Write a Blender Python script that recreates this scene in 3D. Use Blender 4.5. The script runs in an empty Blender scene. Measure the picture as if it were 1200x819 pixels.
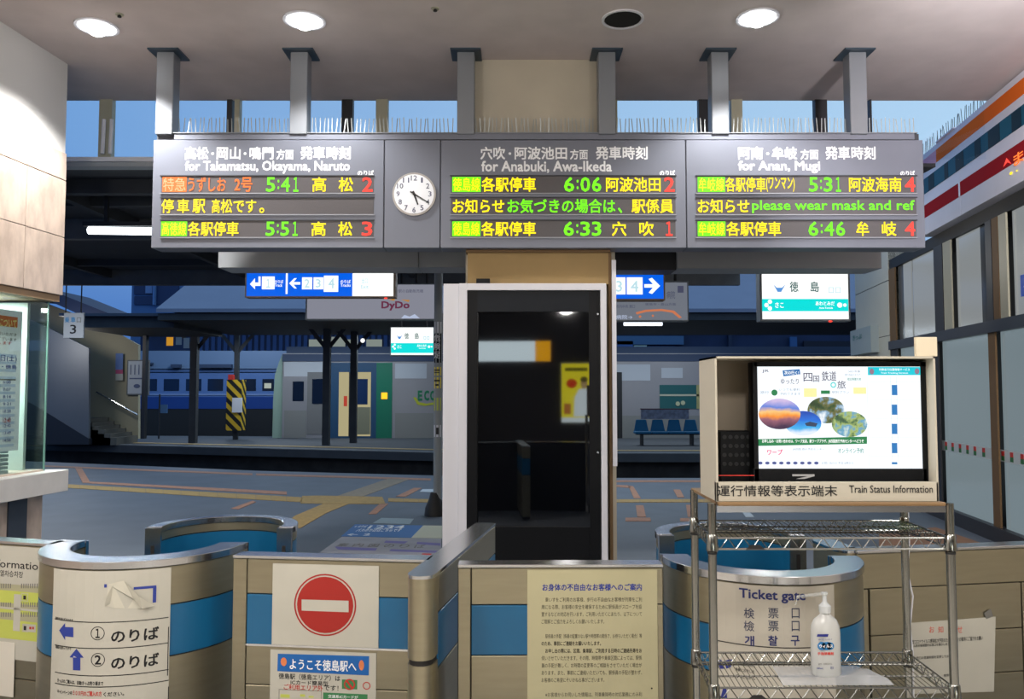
import bpy, math, random
from math import sin, cos, pi, atan, sqrt, radians
from mathutils import Vector
random.seed(7)
SC = bpy.context.scene
COL = SC.collection

# ------------------------------------------------------------------ camera, sky, exposure
F = 950.0
TH = atan(50.5 / F)
CT, ST = cos(TH), sin(TH)
CAM = Vector((0, 0, 1.6))
cd = bpy.data.cameras.new('camera'); cam = bpy.data.objects.new('camera', cd); COL.objects.link(cam)
cd.sensor_width = 36; cd.lens = F / 1200 * 36; cd.clip_start = .05; cd.clip_end = 400
cam.location = CAM; cam.rotation_euler = (pi / 2 + TH, 0, 0)
SC.camera = cam
SC.view_settings.view_transform = 'Standard'; SC.view_settings.look = 'None'
SC.view_settings.exposure = 0.0; SC.view_settings.gamma = 1; SC.view_settings.use_curve_mapping = False
SC.cycles.max_bounces = 6; SC.cycles.diffuse_bounces = 3; SC.cycles.glossy_bounces = 4
SC.cycles.transmission_bounces = 6; SC.cycles.transparent_max_bounces = 12
SC.cycles.sample_clamp_indirect = 6; SC.cycles.caustics_reflective = False; SC.cycles.caustics_refractive = False

def lin(c):
    return tuple(((x / 255) / 12.92 if x / 255 <= .04045 else ((x / 255 + .055) / 1.055) ** 2.4) for x in c)

def sky():
    w = bpy.data.worlds.new('dusk_sky'); SC.world = w; w.use_nodes = True
    nt = w.node_tree; N = nt.nodes; L = nt.links
    bg = N['Background']
    tc = N.new('ShaderNodeTexCoord'); sep = N.new('ShaderNodeSeparateXYZ'); L.new(tc.outputs['Generated'], sep.inputs[0])
    mr = N.new('ShaderNodeMapRange'); mr.inputs[1].default_value = -.55; mr.inputs[2].default_value = .55
    L.new(sep.outputs[0], mr.inputs[0])
    cr = N.new('ShaderNodeMix'); cr.data_type = 'RGBA'
    cr.inputs[6].default_value = (*lin((112, 162, 222)), 1); cr.inputs[7].default_value = (*lin((188, 224, 252)), 1)
    L.new(mr.outputs[0], cr.inputs[0])
    m2 = N.new('ShaderNodeMapRange'); m2.inputs[1].default_value = .02; m2.inputs[2].default_value = .26
    L.new(sep.outputs[2], m2.inputs[0])
    c2 = N.new('ShaderNodeMix'); c2.data_type = 'RGBA'
    c2.inputs[6].default_value = (*lin((56, 104, 182)), 1)
    L.new(m2.outputs[0], c2.inputs[0]); L.new(cr.outputs[2], c2.inputs[7])
    L.new(c2.outputs[2], bg.inputs[0]); bg.inputs[1].default_value = 1.0
sky()

# the hall's own ceiling lamps (x, y, watts); the three in view have their fixtures built further down
LAMPS_FRONT = [(-3.52, 6.72, 430), (-1.73, 6.60, 170), (2.03, 6.55, 230)]
LAMPS_HALL = [(-3.2, 1.6, 28), (-.4, 1.2, 28), (2.4, 1.6, 28), (-3.2, -2.2, 28), (.9, -2.2, 28)]
CEILING_FILLS = [(-2.6, .9, 3.2, 185), (.2, -.2, 3.2, 130), (2.8, .9, 3.2, 100)]      # point fill lights behind the camera, added to brighten the ceiling

def lamp(name, kind, loc, energy, color=(1, 1, 1), size=.2, spot=None, blend=.6, rot=(0, 0, 0), size_y=None):
    d = bpy.data.lights.new(name, kind); d.energy = energy; d.color = color
    if kind == 'AREA':
        d.size = size
        if size_y: d.shape = 'RECTANGLE'; d.size_y = size_y
        else: d.shape = 'DISK'
    else: d.shadow_soft_size = size
    if spot: d.spot_size = radians(spot); d.spot_blend = blend
    o = bpy.data.objects.new(name, d); o.location = loc; o.rotation_euler = rot; COL.objects.link(o)
    return o
for x, y, e in LAMPS_FRONT: lamp('downlight_beam', 'SPOT', (x, y, 4.6), e, (1, .98, .96), .08, 122, .5)
for x, y, e in LAMPS_HALL: lamp('hall_lamp', 'AREA', (x, y, 4.66), e, (1, .95, .86), .5)
for x, y, z, e in CEILING_FILLS: lamp('ceiling_fill', 'POINT', (x, y, z), e, (1, .96, .92), .18)
lamp('rear_fill', 'AREA', (2.6, -5.8, 1.7), 45, (1, .97, .92), 1.6, rot=(-pi / 2 + pi, 0, 0))  # unseen fill behind the camera, added to lift the screen housing's inside
lamp('side_lamp', 'AREA', (3.1, 4.4, 3.7), 160, (1, .96, 1), .4, rot=(0, radians(-98), radians(20)))  # added fill aimed at the right fascia, no fixture stands here
lamp('blue_train_fill', 'POINT', (-11, 31.2, 5.2), 420, (.8, .9, 1), .3)  # fill light added to brighten the blue train
lamp('exit_sign_fill', 'AREA', (-8.6, 14.2, 3.6), 60, (.9, .95, 1), .6)  # fill added to lift the number plate, not a station lamp
lamp('cream_wall_fill', 'POINT', (3.6, 11.6, 3.5), 55, (1, .97, .9), .15)  # added fill for the cream wall beyond the windows
lamp('stairwell_fill', 'POINT', (-13.0, 23.6, 3.1), 60, (1, .95, .85), .2)  # fill added inside the stairwell to lighten its walls
lamp('office_lamp', 'AREA', (-4.75, 6.9, 2.42), 55, (.92, 1, .97), .5)
lamp('platform_tube_light', 'AREA', (-6.5, 12.2, 3.6), 85, (.75, .88, 1), 3.0, size_y=.2)
lamp('platform_tube_light', 'AREA', (1.0, 13.2, 3.6), 85, (.75, .88, 1), 3.0, size_y=.2)
lamp('far_platform_tube_light', 'AREA', (-6.2, 26.6, 3.45), 170, (.75, .88, 1), 6.0, size_y=.2)
lamp('far_platform_tube_light', 'AREA', (4.5, 26.4, 3.45), 150, (.75, .88, 1), 6.0, size_y=.2)

# ------------------------------------------------------------------ materials
MATS = {}
def mat(name, rgb, rough=.6, metal=0.0, emit=0.0, noise=0.0, scale=8.0, bump=0.0, ior=1.5, stretch=None, rgb2=None, alpha=None):
    if name in MATS: return MATS[name]
    m = bpy.data.materials.new(name); m.use_nodes = True; nt = m.node_tree; N = nt.nodes; L = nt.links
    b = N['Principled BSDF']; c = (*lin(rgb), 1)
    b.inputs['Base Color'].default_value = c if not emit or rough < 1 else (0, 0, 0, 1)
    b.inputs['Roughness'].default_value = rough; b.inputs['Metallic'].default_value = metal; b.inputs['IOR'].default_value = ior
    if emit:
        b.inputs['Base Color'].default_value = (.02, .02, .02, 1)
        b.inputs['Emission Color'].default_value = c; b.inputs['Emission Strength'].default_value = emit
    if noise or bump:
        tc = N.new('ShaderNodeTexCoord'); mp = N.new('ShaderNodeMapping'); L.new(tc.outputs['Object'], mp.inputs[0])
        if stretch: mp.inputs['Scale'].default_value = stretch
        nz = N.new('ShaderNodeTexNoise'); nz.inputs['Scale'].default_value = scale; nz.inputs['Detail'].default_value = 5
        L.new(mp.outputs[0], nz.inputs[0])
        if noise:
            mx = N.new('ShaderNodeMix'); mx.data_type = 'RGBA'
            d = lin(rgb2) if rgb2 else tuple(v * (1 - noise) for v in c[:3])
            mx.inputs[6].default_value = (*d, 1)
            mx.inputs[7].default_value = c if rgb2 else (*[min(1, v * (1 + noise * .6)) for v in c[:3]], 1)
            cr = N.new('ShaderNodeMapRange'); cr.inputs[1].default_value = .35; cr.inputs[2].default_value = .65
            L.new(nz.outputs[0], cr.inputs[0]); L.new(cr.outputs[0], mx.inputs[0])
            L.new(mx.outputs[2], b.inputs['Emission Color' if emit else 'Base Color'])
        if bump:
            bp = N.new('ShaderNodeBump'); bp.inputs['Strength'].default_value = bump; bp.inputs['Distance'].default_value = .01
            L.new(nz.outputs[0], bp.inputs['Height']); L.new(bp.outputs[0], b.inputs['Normal'])
    if alpha is not None: b.inputs['Alpha'].default_value = alpha
    MATS[name] = m; return m

def glass(name, tint, fac=.12, rough=.02):
    """thin pane: mostly clear, with a mirror share"""
    if name in MATS: return MATS[name]
    m = bpy.data.materials.new(name); m.use_nodes = True; nt = m.node_tree; N = nt.nodes; L = nt.links
    N.remove(N['Principled BSDF'])
    t = N.new('ShaderNodeBsdfTransparent'); t.inputs[0].default_value = (*lin(tint), 1)
    g = N.new('ShaderNodeBsdfGlossy'); g.inputs['Roughness'].default_value = rough
    f = N.new('ShaderNodeLayerWeight'); f.inputs[0].default_value = .5
    mx = N.new('ShaderNodeMixShader')
    pw = N.new('ShaderNodeMath'); pw.operation = 'POWER'; pw.inputs[1].default_value = 5; L.new(f.outputs['Facing'], pw.inputs[0])
    ma = N.new('ShaderNodeMath'); ma.operation = 'MULTIPLY_ADD'; ma.inputs[1].default_value = .6; ma.inputs[2].default_value = fac
    L.new(pw.outputs[0], ma.inputs[0]); L.new(ma.outputs[0], mx.inputs[0])
    L.new(t.outputs[0], mx.inputs[1]); L.new(g.outputs[0], mx.inputs[2]); L.new(mx.outputs[0], N['Material Output'].inputs[0])
    MATS[name] = m; return m

def frosted(name, rgb, fac):
    """milky translucent plastic: diffuse white mixed with clear"""
    if name in MATS: return MATS[name]
    m = mat(name, rgb, .25); nt = m.node_tree; N = nt.nodes; L = nt.links
    t = N.new('ShaderNodeBsdfTransparent'); mx = N.new('ShaderNodeMixShader'); mx.inputs[0].default_value = fac
    L.new(t.outputs[0], mx.inputs[1]); L.new(N['Principled BSDF'].outputs[0], mx.inputs[2]); L.new(mx.outputs[0], N['Material Output'].inputs[0])
    return m

def stripes(name, a, b, scale):
    if name in MATS: return MATS[name]
    m = mat(name, a, .5); nt = m.node_tree; N = nt.nodes; L = nt.links
    tc = N.new('ShaderNodeTexCoord'); w = N.new('ShaderNodeTexWave'); w.bands_direction = 'DIAGONAL'; w.inputs['Scale'].default_value = scale
    L.new(tc.outputs['Object'], w.inputs[0]); r = N.new('ShaderNodeMath'); r.operation = 'GREATER_THAN'; r.inputs[1].default_value = .5
    L.new(w.outputs[1], r.inputs[0]); mx = N.new('ShaderNodeMix'); mx.data_type = 'RGBA'
    mx.inputs[6].default_value = (*lin(a), 1); mx.inputs[7].default_value = (*lin(b), 1)
    L.new(r.outputs[0], mx.inputs[0]); L.new(mx.outputs[2], N['Principled BSDF'].inputs['Base Color'])
    return m

def picture(name, stops, scale=6, grad=False):
    """a lit on-screen picture, colours broken up by noise"""
    if name in MATS: return MATS[name]
    m = mat(name, (0, 0, 0), 1.0, emit=1.0); nt = m.node_tree; N = nt.nodes; L = nt.links
    tc = N.new('ShaderNodeTexCoord'); nz = N.new('ShaderNodeTexNoise'); nz.inputs['Scale'].default_value = scale; nz.inputs['Detail'].default_value = 6
    L.new(tc.outputs['Object'], nz.inputs[0]); cr = N.new('ShaderNodeValToRGB')
    if grad:
        sp = N.new('ShaderNodeSeparateXYZ'); L.new(tc.outputs['Generated'], sp.inputs[0])
        a = N.new('ShaderNodeMath'); a.operation = 'MULTIPLY_ADD'; a.inputs[1].default_value = .35; L.new(nz.outputs[0], a.inputs[0])
        s = N.new('ShaderNodeMath'); s.operation = 'MULTIPLY_ADD'; s.inputs[1].default_value = .9; s.inputs[2].default_value = -.12
        L.new(sp.outputs[2], s.inputs[0]); L.new(s.outputs[0], a.inputs[2]); L.new(a.outputs[0], cr.inputs[0])
    else: L.new(nz.outputs[0], cr.inputs[0])
    e = cr.color_ramp.elements
    while len(e) < len(stops): e.new(.5)
    for k, (p, c) in enumerate(stops): e[k].position = p; e[k].color = (*lin(c), 1)
    L.new(cr.outputs[0], N['Principled BSDF'].inputs['Emission Color'])
    return m

M_ceil = mat('painted_ceiling', (206, 195, 192), .9, noise=.05, scale=3)
M_white = mat('white_paint', (222, 220, 216), .7)
M_stone = mat('beige_marble', (205, 186, 170), .3, noise=.1, scale=9, rgb2=(176, 158, 144), stretch=(1, 1, .45))
M_counter = mat('pale_marble', (214, 210, 205), .3, noise=.06, scale=5)
M_steel = mat('brushed_steel', (164, 157, 134), .36, .85, noise=.045, scale=5, stretch=(1, 1, 9), bump=.02)
M_steelb = mat('bright_steel', (205, 208, 212), .2, 1.0)
M_chrome = mat('chrome_tube', (146, 148, 144), .2, 1.0)
M_blue = mat('blue_laminate', (22, 98, 142), .3, noise=.05, scale=3)
M_dark = mat('dark_joint', (28, 26, 26), .6)
M_black = mat('black_plastic', (9, 11, 15), .5, ior=1.3)
M_board = mat('grey_board_enamel', (116, 120, 132), .42, .25, noise=.03, scale=2)
M_post = mat('grey_post_enamel', (132, 136, 142), .4, .2)
M_seam = mat('seam', (58, 60, 66), .7)
M_led_bg = mat('unlit_led_panel', (84, 80, 82), .45, noise=.06, scale=200)
M_ylw = mat('led_yellow', (255, 226, 0), 1, emit=1.5)
M_grn = mat('led_green', (120, 255, 10), 1, emit=1.25)
M_red = mat('led_red', (255, 66, 52), 1, emit=1.4)
M_org = mat('led_orange', (255, 120, 40), 1, emit=1.4)
M_wprint = mat('white_lettering', (252, 253, 255), .5)
M_paper = mat('aged_paper', (194, 191, 178), .7, noise=.03, scale=6)
M_cream = mat('cream_paper', (190, 184, 148), .7, noise=.03, scale=5)
M_ink = mat('black_ink', (24, 24, 26), .6)
M_inkb = mat('blue_ink', (44, 62, 150), .6)
M_inkr = mat('red_ink', (196, 50, 42), .6)
M_inkg = mat('grey_ink', (120, 118, 112), .6)
M_green = mat('green_ink', (60, 130, 80), .6)
M_lime = mat('lime_print', (198, 206, 96), .6)
M_asph = mat('platform_asphalt', (94, 101, 111), .55, noise=.1, scale=2, bump=.1)
M_yel = mat('yellow_tactile', (178, 146, 86), .7, noise=.12, scale=12)
M_pink = mat('faded_pink_line', (182, 132, 104), .7, noise=.14, scale=12)
M_concr = mat('edge_concrete', (110, 112, 114), .8, noise=.15, scale=4)
M_ballast = mat('dark_ballast', (40, 40, 42), .9, noise=.4, scale=30, bump=.6)
M_rail = mat('rail_steel', (120, 120, 120), .3, 1)
M_roofdk = mat('dark_steelwork', (52, 54, 58), .7, noise=.15, scale=3)
M_roofbl = mat('blue_grey_roof', (124, 130, 150), .7, noise=.05, scale=1)
M_beam = mat('grey_duct', (164, 168, 172), .6, noise=.05, scale=2)
M_pillar = mat('beige_plaster', (190, 182, 164), .8, noise=.04, scale=3)
M_tan = mat('tan_board', (156, 130, 84), .7, noise=.06, scale=4)
M_brown = mat('brown_edge', (110, 84, 52), .7)
M_wframe = mat('white_frame', (226, 226, 232), .45)
M_dglass = mat('dark_glass', (5, 7, 12), .03, ior=2.0)
M_navy = mat('navy_interior', (10, 14, 34), .4)
M_clear = glass('clear_glass', (252, 253, 254), .03)
M_green_glass = glass('greenish_glass', (238, 245, 242), .06)
M_mull = mat('cream_mullion', (176, 172, 150), .5)
M_mulld = mat('dark_mullion', (44, 44, 48), .5)
M_wood = mat('varnished_board', (132, 104, 70), .45, noise=.12, scale=4, stretch=(1, 12, 12))
M_box = mat('cream_melamine', (192, 186, 170), .5, noise=.02, scale=3)
M_boxin = mat('grey_brown_lining', (140, 128, 112), .6)
M_scr = mat('screen_white', (244, 250, 255), 1, emit=1.12)
M_sblue = mat('lit_blue', (0, 98, 236), 1, emit=1.0)
M_swhite = mat('lit_white', (250, 253, 250), 1, emit=1.15)
M_teal = mat('lit_teal', (0, 226, 222), 1, emit=1.0)
M_lamp = mat('lamp_white', (255, 255, 255), 1, emit=14)
M_tube = mat('tube_white', (236, 244, 255), 1, emit=2.2)

# ------------------------------------------------------------------ geometry helpers
class Plane:
    """upright (or flat) surface; px() gives where the photograph's pixel falls on it, pt() a world point"""
    def __init__(s, A, U, V=(0, 0, 1)):
        s.A = Vector(A); s.U = Vector(U).normalized(); s.V = Vector(V).normalized(); s.N = s.U.cross(s.V)
        if s.N.dot(CAM - s.A) < 0: s.N = -s.N
    def uv(s, px, py):
        d = ray(px, py); t = (s.A - CAM).dot(s.N) / d.dot(s.N); p = CAM + d * t - s.A
        return p.dot(s.U), p.dot(s.V)
    def pt(s, u, v, w=0): return s.A + s.U * u + s.V * v + s.N * w
    def px(s, px, py, w=0): return s.pt(*s.uv(px, py), w)
    curved = False
class Drum:
    def __init__(s, cx, cy, r): s.c = (cx, cy); s.r = r
    curved = True
    def uv(s, px, py):
        d = ray(px, py); ox, oy = -s.c[0], -s.c[1]
        a = d.x ** 2 + d.y ** 2; b = ox * d.x + oy * d.y; c = ox * ox + oy * oy - s.r ** 2
        q = max(0, b * b - a * c); t = (-b - sqrt(q)) / a; p = CAM + d * t
        return math.atan2(p.x - s.c[0], -(p.y - s.c[1])) * s.r, p.z
    def pt(s, u, v, w=0):
        a = u / s.r; r = s.r + w
        return Vector((s.c[0] + r * sin(a), s.c[1] - r * cos(a), v))
def ray(px, py):
    u = (px - 600) / F; v = (409.5 - py) / F
    return Vector((u, CT - v * ST, v * CT + ST))
def P(px, py, Y):
    d = ray(px, py); return CAM + d * (Y / d.y)
def front(Y): return Plane((0, Y, 0), (1, 0, 0))
def zat(py, Y): return P(600, py, Y).z
def xat(px, py, Y): return P(px, py, Y).x
FLOOR = Plane((0, 0, 0), (1, 0, 0), (0, 1, 0))

ORG = {}
def link(name, data, parent, origin):
    o = bpy.data.objects.new(name, data); COL.objects.link(o); ORG[o.name] = Vector(origin)
    o.location = Vector(origin) - (ORG[parent.name] if parent else Vector()); o.parent = parent
    return o
def tag(o, label=None, cat=None, group=None, kind=None):
    if label: o['label'] = label
    if cat: o['category'] = cat
    if group: o['group'] = group
    if kind: o['kind'] = kind
    return o
def thing(name, label, cat, loc, group=None): return tag(link(name, None, None, loc), label, cat, group)
def struct(name, loc=(0, 0, 0)): return tag(link(name, None, None, loc), kind='structure')

class MB:
    def __init__(s): s.v = []; s.f = []
    def add(s, vs, fs):
        n = len(s.v); s.v += [Vector(v) for v in vs]; s.f += [tuple(i + n for i in f) for f in fs]; return s
    def hexa(s, p):
        return s.add(p, [(0, 1, 2, 3), (7, 6, 5, 4), (0, 4, 5, 1), (1, 5, 6, 2), (2, 6, 7, 3), (3, 7, 4, 0)])
    def box(s, x0, x1, y0, y1, z0, z1):
        return s.hexa([(x0, y0, z0), (x1, y0, z0), (x1, y0, z1), (x0, y0, z1), (x0, y1, z0), (x1, y1, z0), (x1, y1, z1), (x0, y1, z1)])
    def pbox(s, S, u0, u1, v0, v1, w0, w1):
        if S.curved:
            n = max(2, int(abs(u1 - u0) / .04)); g = []
            for i in range(n + 1):
                u = u0 + (u1 - u0) * i / n; g += [S.pt(u, v0, w1), S.pt(u, v1, w1), S.pt(u, v1, w0), S.pt(u, v0, w0)]
            fs = []
            for i in range(n):
                a = 4 * i; b = a + 4
                fs += [(a, b, b + 1, a + 1), (a + 1, b + 1, b + 2, a + 2), (a + 2, b + 2, b + 3, a + 3), (a + 3, b + 3, b, a)]
            fs += [(0, 1, 2, 3), (4 * n + 3, 4 * n + 2, 4 * n + 1, 4 * n)]
            return s.add(g, fs)
        return s.hexa([S.pt(u0, v0, w1), S.pt(u1, v0, w1), S.pt(u1, v1, w1), S.pt(u0, v1, w1), S.pt(u0, v0, w0), S.pt(u1, v0, w0), S.pt(u1, v1, w0), S.pt(u0, v1, w0)])
    def pxbox(s, S, x0, y0, x1, y1, w0, w1):
        u0, u1, v0, v1 = uvbox(S, x0, y0, x1, y1); return s.pbox(S, u0, u1, v0, v1, w0, w1)
    def prism(s, poly, ext):
        n = len(poly); e = Vector(ext); a = [Vector(p) for p in poly]; b = [p + e for p in a]
        return s.add(a + b, [tuple(range(n - 1, -1, -1)), tuple(range(n, 2 * n))] + [(i, (i + 1) % n, n + (i + 1) % n, n + i) for i in range(n)])
    def tube(s, pts, r, n=8):
        pts = [Vector(p) for p in pts]; rings = []
        for i, p in enumerate(pts):
            d = (pts[min(i + 1, len(pts) - 1)] - pts[max(i - 1, 0)]).normalized()
            a = d.cross(Vector((0, 0, 1)) if abs(d.z) < .9 else Vector((1, 0, 0))).normalized(); b = d.cross(a)
            rr = r[i] if isinstance(r, (list, tuple)) else r
            rings.append([p + (a * cos(2 * pi * k / n) + b * sin(2 * pi * k / n)) * rr for k in range(n)])
        fs = [(i * n + k, i * n + (k + 1) % n, (i + 1) * n + (k + 1) % n, (i + 1) * n + k) for i in range(len(pts) - 1) for k in range(n)]
        fs += [tuple(range(n - 1, -1, -1)), tuple((len(pts) - 1) * n + k for k in range(n))]
        return s.add([q for g in rings for q in g], fs)
    def lathe(s, c, prof, n=24, sx=1, sy=1, cap=True):
        c = Vector(c); m = len(prof); vs = []
        for r, z in prof: vs += [c + Vector((r * sx * cos(2 * pi * k / n), r * sy * sin(2 * pi * k / n), z)) for k in range(n)]
        fs = [(i * n + k, i * n + (k + 1) % n, (i + 1) * n + (k + 1) % n, (i + 1) * n + k) for i in range(m - 1) for k in range(n)]
        if cap: fs += [tuple(range(n - 1, -1, -1)), tuple((m - 1) * n + k for k in range(n))]
        return s.add(vs, fs)
    def arc(s, cx, cy, r0, r1, a0, a1, z0, z1, n=28):
        g = []
        for i in range(n + 1):
            a = radians(a0 + (a1 - a0) * i / n)
            for r, z in ((r1, z0), (r1, z1), (r0, z1), (r0, z0)): g.append((cx + r * cos(a), cy + r * sin(a), z))
        fs = []
        for i in range(n):
            a = 4 * i; b = a + 4
            fs += [(a, b, b + 1, a + 1), (a + 1, b + 1, b + 2, a + 2), (a + 2, b + 2, b + 3, a + 3), (a + 3, b + 3, b, a)]
        return s.add(g, fs + [(0, 1, 2, 3), (4 * n + 3, 4 * n + 2, 4 * n + 1, 4 * n)])
    def build(s, name, m, parent=None, bevel=0, smooth=False, origin=None):
        if origin is None:
            lo = Vector([min(v[i] for v in s.v) for i in range(3)]); hi = Vector([max(v[i] for v in s.v) for i in range(3)]); origin = (lo + hi) / 2; origin.z = lo.z
        me = bpy.data.meshes.new(name); me.from_pydata([v - origin for v in s.v], [], s.f); me.validate(); me.update()
        import bmesh
        bm = bmesh.new(); bm.from_mesh(me); bmesh.ops.recalc_face_normals(bm, faces=bm.faces)
        if bevel: bmesh.ops.bevel(bm, geom=bm.edges[:], offset=bevel, segments=1, affect='EDGES', clamp_overlap=True)
        bm.to_mesh(me); bm.free(); me.materials.append(m)
        if smooth:
            for p in me.polygons: p.use_smooth = True
            me.set_sharp_from_angle(angle=radians(40))
        return link(name, me, parent, origin)

def uvbox(S, x0, y0, x1, y1):
    ym = (y0 + y1) / 2; xm = (x0 + x1) / 2
    return S.uv(x0, ym)[0], S.uv(x1, ym)[0], S.uv(xm, y1)[1], S.uv(xm, y0)[1]

GL = {}
def glyphs(t, bold):
    k = (t, bold)
    if k not in GL:
        c = bpy.data.curves.new('t', 'FONT'); c.body = t; c.resolution_u = 2
        o = bpy.data.objects.new('t', c); me = o.to_mesh()
        vs = [tuple(v.co) for v in me.vertices]; fs = [tuple(p.vertices) for p in me.polygons]
        o.to_mesh_clear(); bpy.data.objects.remove(o); bpy.data.curves.remove(c)
        xs = [v[0] for v in vs]; ys = [v[1] for v in vs]
        x0, x1, y0, y1 = min(xs), max(xs), min(ys), max(ys)
        nv = [((v[0] - x0) / max(1e-6, x1 - x0), (v[1] - y0) / max(1e-6, y1 - y0)) for v in vs]
        ex, ey = bold / max(1e-6, x1 - x0), bold / max(1e-6, y1 - y0); av = []; af = []
        for q, (sx, sy) in enumerate(((0, 0), (-1, -1), (1, -1), (-1, 1), (1, 1)) if bold > .003 else ((0, 0),)):
            af += [tuple(i + len(av) for i in f) for f in fs]
            av += [((a + sx * ex) * (1 - 2 * ex) + ex, (b + sy * ey) * (1 - 2 * ey) + ey, q * .00004) for a, b in nv]
        GL[k] = (av, af)
    return GL[k]

def pr(S, parent, name, m, items, w=.001, bold=.012, label=None):
    """flat print on a surface; items as large as a letter or more are parts of their own, fine print is joined"""
    def size(it):
        k = it[0]
        if k == 't': return max(it[4] - it[2], it[5] - it[3])
        if k in 'ro': return max(it[3] - it[1], it[4] - it[2])
        if k == 'p': return max(max(q[0] for q in it[1]) - min(q[0] for q in it[1]), max(q[1] for q in it[1]) - min(q[1] for q in it[1]))
        return 2 * it[3] if k == 'c' else 2 * it[4]
    big = [it for it in items if size(it) >= 9]; small = [it for it in items if size(it) < 9]
    o = None
    for it in big: o = pr1(S, parent, name, m, [it], w, bold)
    if small:
        o = pr1(S, parent, name, m, small, w, bold)
        if len(small) > 1: o['kind'] = 'stuff'
    return o
def pr1(S, parent, name, m, items, w, bold):
    vs = []; fs = []
    def put(uvs, faces):
        n = len(vs); vs.extend(S.pt(q[0], q[1], w + (q[2] if len(q) > 2 else 0)) for q in uvs); fs.extend(tuple(i + n for i in f) for f in faces)
    for it in items:
        k = it[0]
        if k == 't':
            g, gf = glyphs(it[1], it[6] if len(it) > 6 else bold); u0, u1, v0, v1 = uvbox(S, *it[2:6])
            put([(u0 + (u1 - u0) * a, v0 + (v1 - v0) * b, c) for a, b, c in g], gf)
        elif k == 'r':
            u0, u1, v0, v1 = uvbox(S, *it[1:5]); n = max(1, int(abs(u1 - u0) / .04)) if S.curved else 1
            put([(u0 + (u1 - u0) * i / n, v) for i in range(n + 1) for v in (v0, v1)], [(2 * i, 2 * i + 2, 2 * i + 3, 2 * i + 1) for i in range(n)])
        elif k == 'o':
            x0, y0, x1, y1, t = it[1:6]
            for b in ((x0, y0, x1, y0 + t), (x0, y1 - t, x1, y1), (x0, y0, x0 + t, y1), (x1 - t, y0, x1, y1)):
                u0, u1, v0, v1 = uvbox(S, *b); put([(u0, v0), (u1, v0), (u1, v1), (u0, v1)], [(0, 1, 2, 3)])
        elif k == 'p': put([S.uv(*q) for q in it[1]], [tuple(range(len(it[1])))])
        elif k == 'c':
            cx, cy, rx = it[1:4]; ry = it[4] if len(it) > 4 else rx
            u0, u1, v0, v1 = uvbox(S, cx - rx, cy - ry, cx + rx, cy + ry)
            put([((u0 + u1) / 2 + (u1 - u0) / 2 * cos(a * pi / 16), (v0 + v1) / 2 + (v1 - v0) / 2 * sin(a * pi / 16)) for a in range(32)], [tuple(range(32))])
        elif k == 'ring':
            cx, cy, r0, r1 = it[1:5]; q = []
            for r in (r0, r1):
                u0, u1, v0, v1 = uvbox(S, cx - r, cy - r, cx + r, cy + r)
                q += [((u0 + u1) / 2 + (u1 - u0) / 2 * cos(a * pi / 20), (v0 + v1) / 2 + (v1 - v0) / 2 * sin(a * pi / 20)) for a in range(40)]
            put(q, [(a, (a + 1) % 40, 40 + (a + 1) % 40, 40 + a) for a in range(40)])
    lo = Vector([min(v[i] for v in vs) for i in range(3)]); hi = Vector([max(v[i] for v in vs) for i in range(3)]); o = (lo + hi) / 2
    me = bpy.data.meshes.new(name); me.from_pydata([v - o for v in vs], [], fs); me.update()
    me.materials.append(m)
    return link(name, me, parent, o)
def slab(S, parent, name, m, x0, y0, x1, y1, w0, w1, bevel=0):
    return MB().pxbox(S, x0, y0, x1, y1, w0, w1).build(name, m, parent, bevel)

# ================================================================== SETTING
ZC = 4.70; YE = 8.47
# ground / platform
near_edge = [FLOOR.px(x, y) for x, y in ((-160, 534), (50, 541), (300, 551.5), (505, 557), (720, 560), (900, 560), (1100, 559), (1300, 557))]
fl = struct('floor')
MB_HALL = (-7.9, 7.1, -6, 2.2)
poly = [Vector((-14, -6, 0)), Vector((14, -6, 0))] + [Vector((p.x, p.y, 0)) for p in reversed(near_edge)]
MB().prism([p + Vector((0, 0, -1.1)) for p in poly], (0, 0, 1.1)).build('platform_surface', M_asph, fl)
MB().box(-7.9, 7.1, -6, 2.2, 0, .004).build('hall_tiles', mat('hall_tiles', (206, 200, 190), .5), fl)  # pale floor layer out of view, added to bounce light to the ceiling
def floor_poly(name, m, pts, h=.006):
    q = [FLOOR.px(*p) for p in pts]; return MB().prism(q, (0, 0, h)).build(name, m, fl)
def strip_pieces(name, m, a, b, n, h=.006):
    """a long strip of n slabs; a and b: (upper, lower) pixel of either end"""
    A0, A1, B0, B1 = [FLOOR.px(*q) for q in (a[0], a[1], b[0], b[1])]
    for i in range(n):
        t0 = i / n; t1 = (i + .985) / n
        MB().prism([A0.lerp(B0, t0), A0.lerp(B0, t1), A1.lerp(B1, t1), A1.lerp(B1, t0)], (0, 0, h)).build(name, m, fl)
strip_pieces('tactile_tile', M_yel, ((75, 567.5), (75, 571.5)), ((300, 580), (300, 585.5)), 11)
strip_pieces('tactile_tile', M_yel, ((300, 580), (300, 585.5)), ((354, 583), (354, 588.5)), 3)
strip_pieces('tactile_tile', M_yel, ((455, 584), (455, 588)), ((508, 585.5), (508, 589)), 3)
strip_pieces('tactile_tile', M_yel, ((700, 585.5), (700, 589)), ((900, 585), (900, 588.5)), 8)
floor_poly('tactile_crossing', M_yel, [(354, 581.5), (372, 581), (448, 582.5), (452, 591), (352, 590)])
floor_poly('tactile_path', mat('worn_path', (150, 136, 116), .7, noise=.1, scale=10), [(455, 561), (479, 562), (425, 582), (395, 581.5)])
floor_poly('tactile_path', M_yel, [(379, 590.5), (408, 590.8), (383, 601), (352, 619), (330, 619), (345, 605)])
strip_pieces('edge_line', M_pink, ((52, 545.5), (52, 547)), ((300, 555), (300, 557)), 1)
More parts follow.
